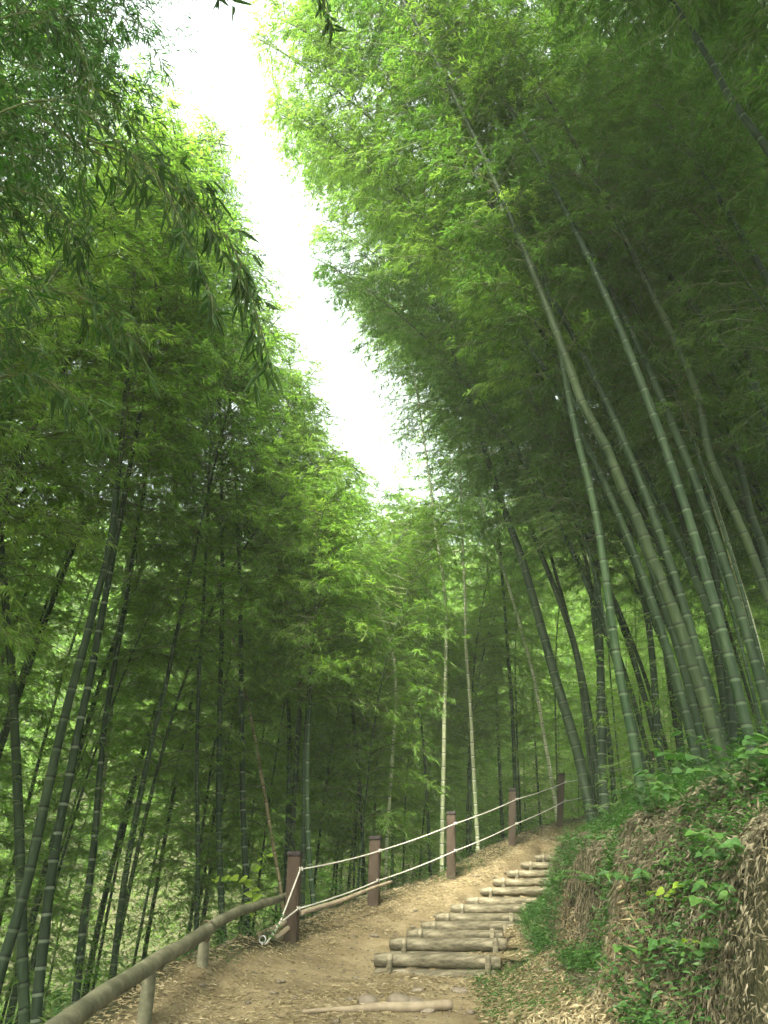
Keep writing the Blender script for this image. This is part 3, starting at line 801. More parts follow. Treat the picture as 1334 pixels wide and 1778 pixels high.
# far-off grove, one mass
VV, QQ, MM, RR, off = [], [], [], [], 0
r = np.random.default_rng(55)
n = 0
for _ in range(4000):
    if n >= 190: break
    y = 32 + 30 * r.random() ** 1.2; x = r.uniform(-30, 36)
    if abs(x) > .62 * y + 3: continue
    Hh = r.uniform(12, 16)
    C = arch(Hh, .05, r.uniform(.3, .7), rng=r)
    phi = r.uniform(0, 6.28); ca, sa = math.cos(phi), math.sin(phi)
    C = C @ np.array(((ca, -sa, 0), (sa, ca, 0), (0, 0, 1))).T + np.array((x, y, float(height(x, y)) - .1))
    v, q, m, rr = crown_geo(C, Hh, r, t0=.03, nb=34, Lmax=2.8, per=11, cl=9, leafL=.22, leafW=.045, tubes=False, world=(0, 0, 0))
    if n % 2: m = np.where(m == 0, 2, 1)
    VV.append(v); QQ.append(q + off); off += len(v); MM.append(m); RR.append(rr)
    cv, cq, _a = tube(C[::3], np.linspace(.07, .02, len(C[::3])), 5, cap=False)
    VV.append(cv); QQ.append(cq + off); off += len(cv); MM.append(np.ones(len(cq), int)); RR.append(np.full(len(cq), .4))
    n += 1
tag(mk('distant_grove', np.concatenate(VV), np.concatenate(QQ), [LEAF, CULM, LEAF_SUNLIT], smooth=False, midx=np.concatenate(MM), attrs={'rnd': ('FACE', np.concatenate(RR))}),
    'far green mass of bamboo foliage closing the view behind the separate canes', 'bamboo grove', kind='stuff')
# ------------------------------------------------------------------ near bamboos whose dark foliage hangs into the upper left
def lance(base, d, nor, L, W, rng):
    """long leaves seen close: six verts, folded and drooping"""
    side = nrm(np.cross(d, nor)); up = nrm(np.cross(side, d))
    L = L[:, None]; W = W[:, None]
    a = base + d * L * .22 + up * W * .1; b = base + d * L * .60 - up * L * .03
    tip = base + d * L - up * L * .16
    v = np.stack([base, a - side * W * .5, b - side * W * .42, tip, b + side * W * .42, a + side * W * .5, a * .5 + b * .5 - up * W * .2], 1).reshape(-1, 3)
    o = (np.arange(len(base)) * 7)[:, None]
    q = np.concatenate([o + np.array(c) for c in ([0, 1, 6, 5], [1, 2, 3, 6], [6, 3, 4, 5])], 1).reshape(-1, 4)
    return v, q

def spray(line, n, cl, tw, leafL, leafW, rng, r0=.006, hang=.6):
    """leafy branch along a traced line"""
    C, length = resample(line, 40)
    bv, bq, _ = tube(C, np.linspace(r0, .0016, 40), 5, cap=False)
    t = rng.uniform(.03, 1, n) ** .8
    A = interp_curve(C, t); T = nrm(interp_curve(C, np.minimum(t + .04, 1)) - interp_curve(C, t - .04))
    sd = nrm(np.cross(T, np.array((0, 0, 1.0)))) * np.where(rng.random(n) < .5, -1, 1)[:, None]
    td = nrm(T * rng.uniform(.4, 1.2, (n, 1)) + sd * rng.uniform(.2, 1, (n, 1)) + np.array((0, 0, 1)) * rng.uniform(-.6, .3, (n, 1)))
    E = A + td * (rng.uniform(.3, 1, (n, 1)) * tw * (1.15 - .8 * t[:, None])); E[:, 2] -= .03
    tv, tq = batch_tubes(A, E, .0022, .0010)
    f = rng.uniform(.35, 1.0, (n, cl, 1))
    base = (A[:, None] * (1 - f) + E[:, None] * f).reshape(-1, 3)
    s2 = nrm(np.cross(td, np.array((0, 0, 1.0))))[:, None]
    ld = nrm(td[:, None] * rng.uniform(.2, 1.0, (n, cl, 1)) + s2 * rng.uniform(-.9, .9, (n, cl, 1)) + np.array((0, 0, 1)) * rng.uniform(-hang * 1.9, -hang * .1, (n, cl, 1))).reshape(-1, 3)
    nor = np.array((0, 0, 1.0)) + rng.normal(0, .6, ld.shape)
    lv, lq = lance(base, ld, nor, leafL * rng.uniform(.6, 1.2, len(base)), leafW * rng.uniform(.75, 1.2, len(base)), rng)
    o1 = len(bv); o2 = o1 + len(tv)
    v = np.concatenate([bv, tv, lv]); q = np.concatenate([bq, tq + o1, lq + o2])
    m = np.concatenate([np.ones(len(bq) + len(tq), int), np.zeros(len(lq), int)])
    rr = np.concatenate([np.full(len(bq) + len(tq), .4), np.repeat(rng.random(len(lq) // 3), 3)])
    return v, q, m, rr

def merge(parts):
    off = 0; V_, Q_, M_, R_ = [], [], [], []
    for v, q, m, r in parts:
        V_.append(v); Q_.append(q + off); M_.append(m); R_.append(r); off += len(v)
    return map(np.concatenate, (V_, Q_, M_, R_))

r = np.random.default_rng(21)
NB = np.array((-2.55, 2.3, 0)); NB[2] = float(height(NB[0], NB[1])) - .1
C = np.stack([NB + np.array((.012 * k * k * .12 - .01 * k, .02 * k, .42 * k)) for k in range(34)])
C, ln = resample(C, 70)
t = empty('bamboo', NB); tag(t, 'close dark bamboo whose long-leaved branch droops into the sky gap at upper left', 'bamboo')
v, q, at = culm_geo(C - NB, ln, .05, .2, 10, r)
mk('trunk', v, q, CULM_DARK, t, attrs={'band': ('POINT', at)})
LINES = [
 ([(-1200, 0, 2.3), (60, 175, 2.35), (250, 290, 2.5), (400, 420, 2.6), (470, 630, 2.7)], 85, .40),
 ([(150, 240, 2.45), (260, 290, 2.5), (330, 420, 2.5), (370, 520, 2.5)], 45, .30),
 ([(60, 200, 2.4), (180, 270, 2.6), (290, 300, 2.7), (360, 330, 2.8)], 36, .25),
 ([(-60, 520, 2.5), (60, 500, 2.6), (170, 530, 2.7), (250, 610, 2.8)], 50, .35),
 ([(-60, 60, 2.5), (60, 20, 2.6), (130, 60, 2.6), (165, 160, 2.7)], 45, .35),
 ([(-40, -120, 2.3), (100, -80, 2.4), (300, -50, 2.4), (400, -10, 2.5)], 36, .2),
 ([(-100, 700, 2.6), (20, 650, 2.8), (120, 680, 2.9), (190, 760, 3.0)], 40, .32),
 ([(-90, 350, 2.6), (30, 330, 2.7), (110, 380, 2.8), (150, 470, 2.9)], 50, .35),
 ([(300, -130, 2.3), (450, -90, 2.3), (540, -40, 2.4), (575, 30, 2.4)], 22, .14),
]
parts = []
for i, (ln_, n, tw) in enumerate(LINES):
    pts = np.array([P(*a) for a in ln_])
    if i == 0: pts[0] = C[int(70 * .31)] 
    if ln_[0][0] < 0 and i > 0:
        j = int(np.argmin(np.abs(C[:, 2] - pts[0][2] + .3))); pts = np.vstack([C[j], pts])
    parts.append(spray(pts - NB, int(n * 1.25), 3, tw * 1.25, .115, .0175, r, hang=.75))
v, q, m, rr = crown_geo(C - NB, ln, r, t0=.55, nb=16, Lmax=1.3, per=10, cl=6, leafL=.13, leafW=.02, world=NB)
parts.append((v, q, m, rr))
v, q, m, rr = merge(parts)
mk('crown', v, q, [LEAF_DARK, TWIG], t, smooth=False, midx=m, attrs={'rnd': ('FACE', rr)})

for (bx, by, lx, ly, t0, lab) in [(-5.0, 4.7, .03, .00, .24, 'dark-leaved bamboo filling the far left edge above eye height'),
                                  (-5.6, 6.2, .03, .01, .26, 'dark-leaved bamboo behind the close one at the upper left edge'),
                                  (-4.0, 3.7, .01, .00, .30, 'dark-leaved bamboo whose foliage fills the upper left corner'),
                                  (5.2, 4.8, -.02, .02, .40, 'bamboo whose leafy top fills the upper right corner'),
                                  (4.9, 6.3, -.03, .03, .46, 'bamboo whose fine foliage borders the sky at the top middle')]:
    B = np.array((bx, by, float(height(bx, by)) - .1))
    C = np.stack([B + np.array((lx * k + (1 if lx > 0 else -1) * (.0010 if bx < 0 else .0014) * k * k, ly * k, .42 * k)) for k in range(33)])
    C, ln = resample(C, 70)
    bamboo('bamboo', B, C, .05, t0, CULM_DARK, LEAF_DARK if bx < 0 else LEAF_SHADED, r, dict(nb=54, Lmax=(2.2 if bx < 0 else 1.6), per=17, cl=14, leafL=.115, leafW=.016), lab, None)

# ------------------------------------------------------------------ log steps
WOOD = noise_mat('weathered_log', [(0.34, (0.042, 0.037, 0.022)), (0.5, (0.115, 0.102, 0.062)), (0.66, (0.24, 0.215, 0.14))], 3.2, 7, .85, .5, (1, 6, 6), dist=.012)
ENDW = noise_mat('log_end', [(0.3, (0.10, 0.075, 0.045)), (0.7, (0.24, 0.18, 0.11))], 14, 4, .9, .3)
def log_mesh(a, b, r0, r1, sides=16, seg=14, seed=0, endbump=.06, off=0):
    n = Noise(seed + 900, 6)
    t = np.linspace(0, 1, seg)
    L = np.linalg.norm(b - a)
    pts = a[None] * (1 - t[:, None]) + b[None] * t[:, None]
    d = (b - a) / L
    u = nrm(np.cross(d, np.array((0, 0, 1.0)))); w_ = np.cross(d, u)
    wob = .006 * n(t * 4, t * 2, seed)[:, None] * w_ + .005 * n(t * 3, t, seed + 3)[:, None] * u
    pts = pts + wob * min(1, L)
    ang = np.arange(sides) * 2 * math.pi / sides
    rr = (r0 * (1 - t) + r1 * t)[:, None] * (1 + .04 * n(np.cos(ang)[None] * 2 + t[:, None] * 5, np.sin(ang)[None] * 2, seed))
    rr[0] *= .93; rr[-1] *= .93
    v = (pts[:, None] + (u[None, None] * np.cos(ang)[None, :, None] + w_[None, None] * np.sin(ang)[None, :, None]) * rr[..., None]).reshape(-1, 3)
    f = []
    for i in range(seg - 1):
        for j in range(sides):
            j2 = (j + 1) % sides
            f.append([i * sides + j, i * sides + j2, (i + 1) * sides + j2, (i + 1) * sides + j])
    f.append(list(range(sides))[::-1]); f.append([(seg - 1) * sides + j for j in range(sides)])
    mi = [0] * (len(f) - 2) + [1, 1]
    return v, f, mi

names = ['lowest log step, two logs high, at the foot of the stair', 'second log step from the bottom, two logs high', 'third log step from the bottom, single log over leaf litter',
         'fourth log step from the bottom', 'fifth log step from the bottom', 'middle log step, sixth up from the path', 'seventh log step up, first to run under the bank edge',
         'eighth log step up beside the bank', 'ninth log step up, right end hidden by the bank', 'tenth log step up, short stretch showing left of the bank',
         'second from top log step, only its left end showing', 'topmost log step, small left end by the bank grass']
for i, (a, b, rad) in enumerate(ST):
    t = empty('log_step', a); tag(t, names[i], 'log step', 'log steps of the stair')
    v, f, mi = log_mesh(a * 0, b - a, rad, rad * .96, seed=i)
    mk('log', v, f, [WOOD, ENDW], t, midx=mi)
    if i < 2:
        dn = np.array((0, -.012, -rad * 1.9))
        v, f, mi = log_mesh(dn, b - a + dn + np.array((-.05, 0, 0)), rad * .95, rad * .9, seed=i + 40)
        mk('log', v, f, [WOOD, ENDW], t, midx=mi)
    d = nrm(b - a); fw = np.array((d[1], -d[0], 0))      # towards the viewer
    if fw[1] > 0: fw = -fw
    for u in (.16, np.linalg.norm(b - a) - .12):
        p0 = d * u + fw * (rad + .024) + np.array((0, 0, -.32))
        p1 = d * (u + .01) + fw * (rad + .020) + np.array((0, 0, rad * .9 + .01 * ((i * 7) % 3)))
        v, f, mi = log_mesh(p0, p1, .030, .028, sides=10, seg=5, seed=i + 60)
        mk('stake', v, f, [WOOD, ENDW], t, midx=mi)

# ------------------------------------------------------------------ rope fence
PAINT = noise_mat('brown_post', [(0.3, (0.036, 0.025, 0.015)), (0.6, (0.056, 0.038, 0.024)), (0.8, (0.11, 0.086, 0.060))], 9, 6, .7, .25, (1, 1, .35), dist=.01)
CAPM = noise_mat('dark_cap', [(0.3, (0.016, 0.013, 0.012)), (0.7, (0.04, 0.03, 0.028))], 12, 3, .6, .1)
STEEL = noise_mat('steel', [(0.3, (0.35, 0.35, 0.34)), (0.7, (0.5, 0.5, 0.48))], 20, 2, .4, 0)
STEEL.node_tree.nodes['Principled BSDF'].inputs['Metallic'].default_value = .8
ROPE = noise_mat('rope', [(0.3, (0.36, 0.34, 0.27)), (0.7, (0.66, 0.64, 0.54))], 60, 3, .8, .4, dist=.004)

def box_geo(w_, d_, h_, bev, lean=(0, 0)):
    bm = bmesh.new(); bmesh.ops.create_cube(bm, size=1)
    for vtx in bm.verts: vtx.co = Vector((vtx.co.x * w_, vtx.co.y * d_, (vtx.co.z + .5) * h_))
    bmesh.ops.bevel(bm, geom=list(bm.edges), offset=bev, segments=2, affect='EDGES')
    for vtx in bm.verts:
        vtx.co.x += lean[0] * vtx.co.z; vtx.co.y += lean[1] * vtx.co.z
    return bm
def bm_obj(bm, name, mat, parent=None, loc=None):
    me = bpy.data.meshes.new(name); bm.to_mesh(me); bm.free(); me.materials.append(mat)
    o = bpy.data.objects.new(name, me); COL.objects.link(o)
    if parent: o.parent = parent
    if loc is not None: o.location = tuple(map(float, loc))
    return o
def ring_geo(c, R_, r_, ax):
    a = np.linspace(0, 2 * math.pi, 15)
    ax = nrm(np.array(ax, float)); u = nrm(np.cross(ax, (0.1, .2, 1))); w_ = np.cross(ax, u)
    return tube(c + R_ * (np.cos(a)[:, None] * u + np.sin(a)[:, None] * w_), r_, 6, cap=False)

# bottom pixel, top pixel, depth, width, rope height pixels
POSTS = [((505,1636),(513,1481),10.0,.165,'first brown rope post, nearest and largest, where both ropes bend down'),
         ((648,1574),(652,1454),11.8,.165,'second brown rope post, leaning slightly left'),
         ((783,1526),(783,1411),13.8,.155,'third brown rope post from the near end'),
         ((888,1468),(889,1371),16.0,.150,'fourth brown rope post, beside the upper steps'),
         ((970,1436),(974,1344),17.8,.150,'fifth brown rope post, dark at the top of the path'),
         ((1127,1380),(1128,1306),21.0,.150,'last brown rope post, seen between bamboos on the bank')]
TIES = []
for i, (bp_, tp, Y, wd, lab) in enumerate(POSTS):
    b = P(*bp_, Y); tp_ = P(*tp, Y)
    gz = float(height(b[0], b[1])) - .15
    base = np.array((b[0], Y, min(gz, b[2] - .05)))
    hgt = tp_[2] - base[2]
    lx = (tp_[0] - b[0]) / (tp_[2] - b[2])
    t = empty('fence_post', base, 0); tag(t, lab, 'post', 'posts of the rope fence')
    rz = .45 if i < 5 else .6
    bm = box_geo(wd * .88, wd * .88, hgt - .035, .012)
    bmesh.ops.rotate(bm, verts=bm.verts, matrix=Matrix.Rotation(-rz * .35, 3, 'Z'))
    for vv in bm.verts: vv.co.x += lx * vv.co.z
    bm_obj(bm, 'post', PAINT, t)
    bm = box_geo(wd * .97, wd * .97, .05, .010)
    bmesh.ops.rotate(bm, verts=bm.verts, matrix=Matrix.Rotation(-rz * .35, 3, 'Z'))
    bm_obj(bm, 'cap', CAPM, t, loc=(lx * (hgt - .035), 0, hgt - .035))
RU = [(523,1510,10.0), (660,1478,11.8), (790,1431,13.8), (896,1389,16.0), (981,1359,17.8), (1030,1347,19.0), (1134,1319,21.0), (1185,1309,22.5), (1240, 1300, 24)]
RL = [(519,1578,10.0), (656,1530,11.8), (790,1478,13.8), (896,1431,16.0), (981,1391,17.8), (1012,1384,18.6), (1133,1354,21.0), (1190,1342,22.5)]
def side_pt(a, b, Y, i):
    p = P(a, b, Y); p[1] -= .075; return p
def rope(pts, lab, lead):
    out = list(lead)
    for k in range(len(pts) - 1):
        a = side_pt(*pts[k], k); b = side_pt(*pts[k + 1], k + 1)
        n = 12; sag = .018 if k != 5 else .02
        for j in range(n):
            s = j / n; q = a * (1 - s) + b * s; q[2] -= sag * 4 * s * (1 - s); out.append(q)
    out.append(b)
    out = np.array(out)
    t = empty('rope', out[0]); tag(t, lab, 'rope', 'ropes of the fence')
    v, f, _ = tube(out - out[0], .0088, 7)
    mk('strand', v, f, ROPE, t)
    for k in range(len(pts)):
        c = side_pt(*pts[k], k)
        if k == 5: continue
        v1, q1, _ = ring_geo(c - out[0] + np.array((-.012, 0, 0)), .020, .007, (1, .4, 0))
        v2, q2, _ = ring_geo(c - out[0] + np.array((.018, 0, .004)), .018, .006, (1, .5, .3))
        mk('knot', np.concatenate([v1, v2]), np.concatenate([q1, q2 + len(v1)]), ROPE, t)
anch = hit(455, 1655)
anch = np.array((anch[0], min(anch[1], 9.5), 0)); anch = P(455, 1650, 9.35)
anch[2] = max(anch[2], float(height(anch[0], anch[1])) + .05)
low = [anch + np.array((.01, 0, 0)), P(470, 1625, 9.5)]
rope(RU, 'upper pale rope strung along the brown posts', [P(455, 1647, 9.35), P(478, 1618, 9.5), P(487, 1600, 9.6)])
rope(RL, 'lower pale rope strung along the brown posts', [P(458, 1650, 9.35), P(470, 1628, 9.5), P(480, 1608, 9.62)])
for k, (ti, pts_) in enumerate(((RU, 'u'), (RL, 'l'))): pass
# anchor: a steel eye driven into the slope
t = empty('ground_anchor', anch); tag(t, 'metal ring anchor in the ground where the ropes end, below the first post', 'anchor')
v, q, _ = ring_geo(np.zeros(3), .035, .007, (.3, 1, 0)); mk('ring', v, q, STEEL, t)
v, f, _ = tube(np.array([(0, 0, -.02), (-.005, .01, -.12), (-.01, .02, -.3)]), .009, 8); mk('peg', v, f, STEEL, t)

# ------------------------------------------------------------------ pole handrail on the left
BARK = noise_mat('rail_bark', [(0.3, (0.045, 0.046, 0.026)), (0.5, (0.105, 0.104, 0.060)), (0.68, (0.20, 0.19, 0.12))], 5, 8, .8, .6, (1, 1, 1), dist=.015)
t0_ = P(365, 1612, 8.0)
t = empty('handrail', t0_); tag(t, 'low grey pole handrail on leaning stick posts at lower left', 'handrail')
A0 = P(110, 1778, 5.1); A0 = A0 + (A0 - t0_) * .45
def long_pole(pts, rads, name, mat, parent, org, nodes=()):
    C, L = resample(np.array(pts), 60)
    tt = np.linspace(0, 1, 60)
    rr = np.interp(tt, np.linspace(0, 1, len(rads)), rads)
    for nd in nodes: rr = rr * (1 + .07 * np.exp(-((tt - nd) / .008) ** 2))
    n = Noise(77, 6); C = C + .006 * np.stack([n(tt * 30, 0), n(tt * 27, 2), n(tt * 24, 5)], 1)
    v, f, _ = tube(C - org, rr, 14)
    return mk(name, v, f, mat, parent)
long_pole([A0, P(110, 1778, 5.1), P(240, 1690, 6.3), P(365, 1613, 8.05)], [.060, .059, .058, .057], 'rail', BARK, t, t0_, (.32, .47, .62, .75, .86, .95))
long_pole([P(352, 1624, 7.9), P(385, 1597, 8.4), P(440, 1575, 9.2), P(498, 1556, 10.2)], [.052, .050, .044, .038], 'rail', BARK, t, t0_, (.2, .45, .7))
def stick(top, Yt, botx, boty, Yb, r_, name, mat, parent, org):
    a = P(*top, Yt); b = P(botx, boty, Yb); b[2] = min(b[2], float(height(b[0], b[1])) - .02) - .12
    v, f, mi = log_mesh(b - org, a - org, r_ * 1.1, r_, sides=10, seg=7, seed=5); return mk(name, v, f, [mat, mat], parent, midx=mi)
stick((357, 1626), 8.05, 348, 1698, 8.0, .050, 'post', BARK, t, t0_)
stick((262, 1686), 6.65, 249, 1772, 6.6, .050, 'post', BARK, t, t0_)
v, q, _ = ring_geo(P(358, 1617, 8.0) - t0_, .086, .006, (1, .9, .1)); mk('binding_wire', v, q, DRYTWIG, t)

# ------------------------------------------------------------------ loose poles, logs, stump, stones
def pole_thing(name, pts, rads, mat, lab, cat, seed=0, sides=10):
    pts = np.array(pts); C, L = resample(pts, 24)
    n = Noise(seed + 5, 5); tt = np.linspace(0, 1, 24)
    C = C + .008 * np.stack([n(tt * 9, 0), n(tt * 9, 2), n(tt * 9, 5)], 1)
    org = C[0].copy()
    v, f, _ = tube(C - org, np.interp(tt, np.linspace(0, 1, len(rads)), rads) * (1 + .05 * n(tt * 20, 1)), sides)
    o = mk(name, v, f, mat, loc=org); return tag(o, lab, cat)
PALE = noise_mat('bare_wood', [(0.3, (0.16, 0.125, 0.075)), (0.7, (0.32, 0.27, 0.18))], 5, 6, .8, .3, (1, 1, 1), dist=.01)
def G(px, py, lift=.03, y0=4):
    q = hit(px, py, y0); q[2] += lift; return q
pole_thing('fallen_pole', [P(522, 1585, 9.95), P(600, 1561, 10.7), P(680, 1530, 11.6)], [.030, .026, .018], PALE, 'pale bamboo pole lying along under the lower rope', 'pole', 1)
g1, g2 = G(528, 1592, .04), G(640, 1563, .03)
pole_thing('fallen_log', [g1, (g1 + g2) / 2 + np.array((0, 0, .01)), g2], [.05, .05, .035], BARK, 'dark mossy log lying on the slope edge right of the first post', 'log', 2)
g1, g2 = P(448, 1628, 9.5), P(497, 1600, 9.9)
pole_thing('cut_stake', [g1, g2], [.035, .035], PALE, 'short cut pale stake leaning against the first post foot, upper one', 'stake', 3)
g1, g2 = P(463, 1640, 9.5), P(500, 1612, 9.85)
pole_thing('cut_stake', [g1, g2], [.028, .028], PALE, 'short cut pale stake under the other one at the first post foot', 'stake', 4)
g1, g2 = G(528, 1765, .025), G(784, 1757, .035)
pole_thing('fallen_branch', [g1, g1 * .5 + g2 * .5 + np.array((0, 0, .01)), g2], [.012, .035, .040], PALE, 'peeled pale branch lying across the path at the bottom edge', 'branch', 6)
RED = noise_mat('rotten_red_wood', [(0.3, (0.10, 0.045, 0.02)), (0.7, (0.22, 0.10, 0.045))], 10, 6, .9, .5)
b = P(100, 1800, 6.2); tp = P(106, 1733, 6.2); gz = float(height(b[0], b[1]))
v, f, mi = log_mesh(np.array((0, 0, gz - .1 - tp[2])), np.array((0, 0, 0.)), .065, .055, seed=12)
o = mk('stump', v, f, [RED, RED], midx=mi, loc=tp); tag(o, 'reddish rotten stump behind the handrail at the lower left corner', 'stump')

STONE = noise_mat('stone', [(0.3, (0.10, 0.082, 0.055)), (0.7, (0.20, 0.17, 0.12))], 7, 6, .9, .5)
r = np.random.default_rng(3)
for (px, py, s, lab) in [(692, 1745, .085, 'upright pointed stone by the peeled branch'), (720, 1748, .07, 'rounded stone right of the pointed one'), (742, 1757, .05, 'small stone near the right end of the peeled branch'),
                         (800, 1722, .06, 'flat stone half buried right of the lowest step'), (636, 1742, .06, 'low flat stone left of the pointed one'), (955, 1688, .05, 'stone in the litter below the bank'),
                         (650, 1627, .045, 'small brown stone on the path left of the second step'), (725, 1722, .05, 'flat stone in front of the lowest step')]:
    g = hit(px, py, 4); bm = bmesh.new(); bmesh.ops.create_icosphere(bm, subdivisions=3, radius=s)
    n = Noise(int(px), 6); sc = Vector((1.25, 1.0, .95 if 'pointed' in lab else .5))
    for vv in bm.verts:
        c = vv.co / s; k = 1 + .16 * float(n(c.x * 1.6, c.y * 1.6, c.z * 1.6))
        vv.co = Vector((vv.co.x * sc.x * k, vv.co.y * sc.y * k, vv.co.z * sc.z * k))
    o = bm_obj(bm, 'stone', STONE, loc=(g[0], g[1], g[2] + s * .1)); tag(o, lab, 'stone', 'stones on the path')

# ------------------------------------------------------------------ litter, thatch, undergrowth
def surf_normal(x, y):
    e = .03
    zx = (height(x + e, y) - height(x - e, y)) / (2 * e); zy = (height(x, y + e) - height(x, y - e)) / (2 * e)
    return nrm(np.stack([-zx, -zy, np.ones_like(zx)], 1))
def scatter(n, fx, yr, rng, dens=None):
    y = yr[0] + (yr[1] - yr[0]) * rng.random(n) ** 1.0
    x = fx(y, rng.random(n))
    if dens is not None:
        k = rng.random(n) < dens(x, y); x, y = x[k], y[k]
    return x, y
r = np.random.default_rng(31)
# path litter
def litter(n, fx, yr, dens, size, lift, tilt, name, mat, lab, cat, wid=.2):
    x, y = scatter(n, fx, yr, r, dens)
    z = ground_z(x, y); N = surf_normal(x, y)
    a = r.uniform(0, 6.28, len(x))
    d = np.stack([np.cos(a), np.sin(a), r.normal(0, .25, len(x)) * tilt], 1)
    d = nrm(d - N * (d * N).sum(1, keepdims=True) * (1 - .0) + N * r.uniform(-.05, .45, (len(x), 1)) * tilt)
    L = size * r.uniform(.35, 1.15, len(x))
    base = np.stack([x, y, z], 1) + N * r.uniform(.003, lift, (len(x), 1))
    v, q = leaves(base, d, N + r.normal(0, .45, N.shape), L, L * wid * r.uniform(.7, 1.5, len(x)), fold=.3, droop=.1)
    o = mk(name, v, q, mat, smooth=False, attrs={'rnd': ('FACE', r.random(len(q)))})
    return tag(o, lab, cat, kind='stuff')
pd = lambda x, y: np.clip(.22 + .5 * (np.abs(x - XF(y) - .1) < .5) + .35 * NZ(x, y, 0, 2.3) + .75 * sm((x - XE(y) + 1.0) / .5), .04, 1)
litter(64000, lambda y, u: XF(y) - .5 + u * (XE(y) + .15 - XF(y) + .5), (5.0, 18.5), pd, .064, .014, .6, 'leaf_litter', DEAD, 'pale dry bamboo leaves scattered over the dirt path', 'leaf litter')
# pebbles and broken twigs trodden into the path
x, y = scatter(1100, lambda y, u: XF(y) + .1 + u * (XE(y) - XF(y) - .3), (5.0, 17), r)
zp_ = ground_z(x, y); sz = r.uniform(.006, .018, len(x)) * (1 + (r.random(len(x)) < .06) * 1.3)
oc = np.array(((1, 0, 0), (-1, 0, 0), (0, 1, 0), (0, -1, 0), (0, 0, 1), (0, 0, -1)), float)
pv_ = (oc[None] * r.uniform(.7, 1.3, (len(x), 6, 1)) * sz[:, None, None] * np.array((1.2, 1, .6))) + np.stack([x, y, zp_ + sz * .2], 1)[:, None]
tri = np.array(((0, 2, 4), (2, 1, 4), (1, 3, 4), (3, 0, 4), (2, 0, 5), (1, 2, 5), (3, 1, 5), (0, 3, 5)))
pq_ = (np.arange(len(x))[:, None, None] * 6 + tri[None]).reshape(-1, 3)
tag(mk('pebbles', pv_.reshape(-1, 3), pq_, STONE, smooth=True), 'small pebbles and grit trodden into the dirt path', 'gravel', kind='stuff')
x, y = scatter(520, lambda y, u: XF(y) - .2 + u * (XE(y) - XF(y)), (5.0, 16), r)
a_ = r.uniform(0, 6.28, len(x)); ll = r.uniform(.04, .2, len(x))
A = np.stack([x, y, ground_z(x, y) + .006], 1); x2, y2 = x + np.cos(a_) * ll, y + np.sin(a_) * ll
B = np.stack([x2, y2, ground_z(x2, y2) + r.uniform(.004, .02, len(x))], 1)
v, q = batch_tubes(A, B, .0035, .002)
tag(mk('twig_litter', v, q, DRYTWIG), 'short broken twigs lying on the path', 'twigs', kind='stuff')
# litter on the fan right of the steps
litter(36000, lambda y, u: XE(y) - 1.0 + u * 1.15, (5.2, 10.6), lambda x, y: sm((x - XE(y) + .95) / .4) * .95, .082, .03, 1.0, 'leaf_litter', DEAD, 'thick pale leaf litter on the fan between steps and bank', 'leaf litter', .17)
# hillside litter
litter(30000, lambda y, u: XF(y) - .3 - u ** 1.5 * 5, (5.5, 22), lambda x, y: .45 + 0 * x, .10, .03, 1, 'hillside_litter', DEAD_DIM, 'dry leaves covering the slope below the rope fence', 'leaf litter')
# dead thatch hanging on the bank face and scattered over its top
def thatch(n, fx, yr, dens, name, mat, lab, L0, hang, wid):
    x, y = scatter(n, fx, yr, r, dens)
    z = height(x, y); N = surf_normal(x, y)
    dn = np.array((0, 0, -1.0)); T = nrm(dn - N * (N @ dn)[:, None])
    a = r.normal(0, 1.0, len(x))[:, None]
    S = nrm(np.cross(N, T))
    d = nrm(T * np.cos(a) + S * np.sin(a) + N * r.uniform(.0, hang, (len(x), 1)) + dn * .2)
    L = L0 * r.uniform(.4, 1.3, len(x))
    base = np.stack([x, y, z], 1) + N * r.uniform(.0, .07, (len(x), 1)) 
    v, q = leaves(base, d, N + r.normal(0, .6, N.shape), L, L * wid * r.uniform(.6, 1.4, len(x)), fold=.3, droop=.22)
    o = mk(name, v, q, mat, smooth=False, attrs={'rnd': ('FACE', r.random(len(q)))})
    return tag(o, lab, 'undergrowth', kind='stuff')
THATCHD = lambda x, y: np.clip(.42 + .7 * NZ2(x, y, height(x, y), 3.2) + .3 * NZ(x, y, 1, 8), .20, 1)
thatch(54000, lambda y, u: XE(y) - .15 + u * .80, (2.4, 14), THATCHD, 'bank_thatch', DEAD_DIM, 'dry leaves and straw hanging down the steep face of the bank', .068, .85, .17)
thatch(34000, lambda y, u: XE(y) + .4 + u * 3.2, (2.4, 14), lambda x, y: np.clip(.30 + .7 * NZ2(x, y, 0, 1.9), .04, 1), 'bank_top_litter', DEAD_DIM, 'patches of pale dead leaves lying on top of the bank', .09, .6, .16)
thatch(15000, lambda y, u: XE(y) - .1 + u * .95, (2.4, 6.2), lambda x, y: .6 + .3 * NZ2(x, y, 0, 4), 'bank_thatch', DEAD_DIM, 'matted dry leaves on the nearest part of the bank at the right edge', .06, .7, .17)
# roots and straw strands
x, y = scatter(3800, lambda y, u: XE(y) - .02 + u * .45, (4.6, 12), r)
z = height(x, y); N = surf_normal(x, y)
A = np.stack([x, y, z], 1) + N * .02
B = A + N * r.uniform(.0, .09, (len(x), 1)) + np.array((0, 0, -1)) * r.uniform(.08, .30, (len(x), 1)) + r.normal(0, .035, (len(x), 3))
v, q = batch_tubes(A, B, .0022, .0010)
tag(mk('hanging_roots', v, q, DRYTWIG), 'thin roots and straw strands dangling over the bank face', 'roots', kind='stuff')
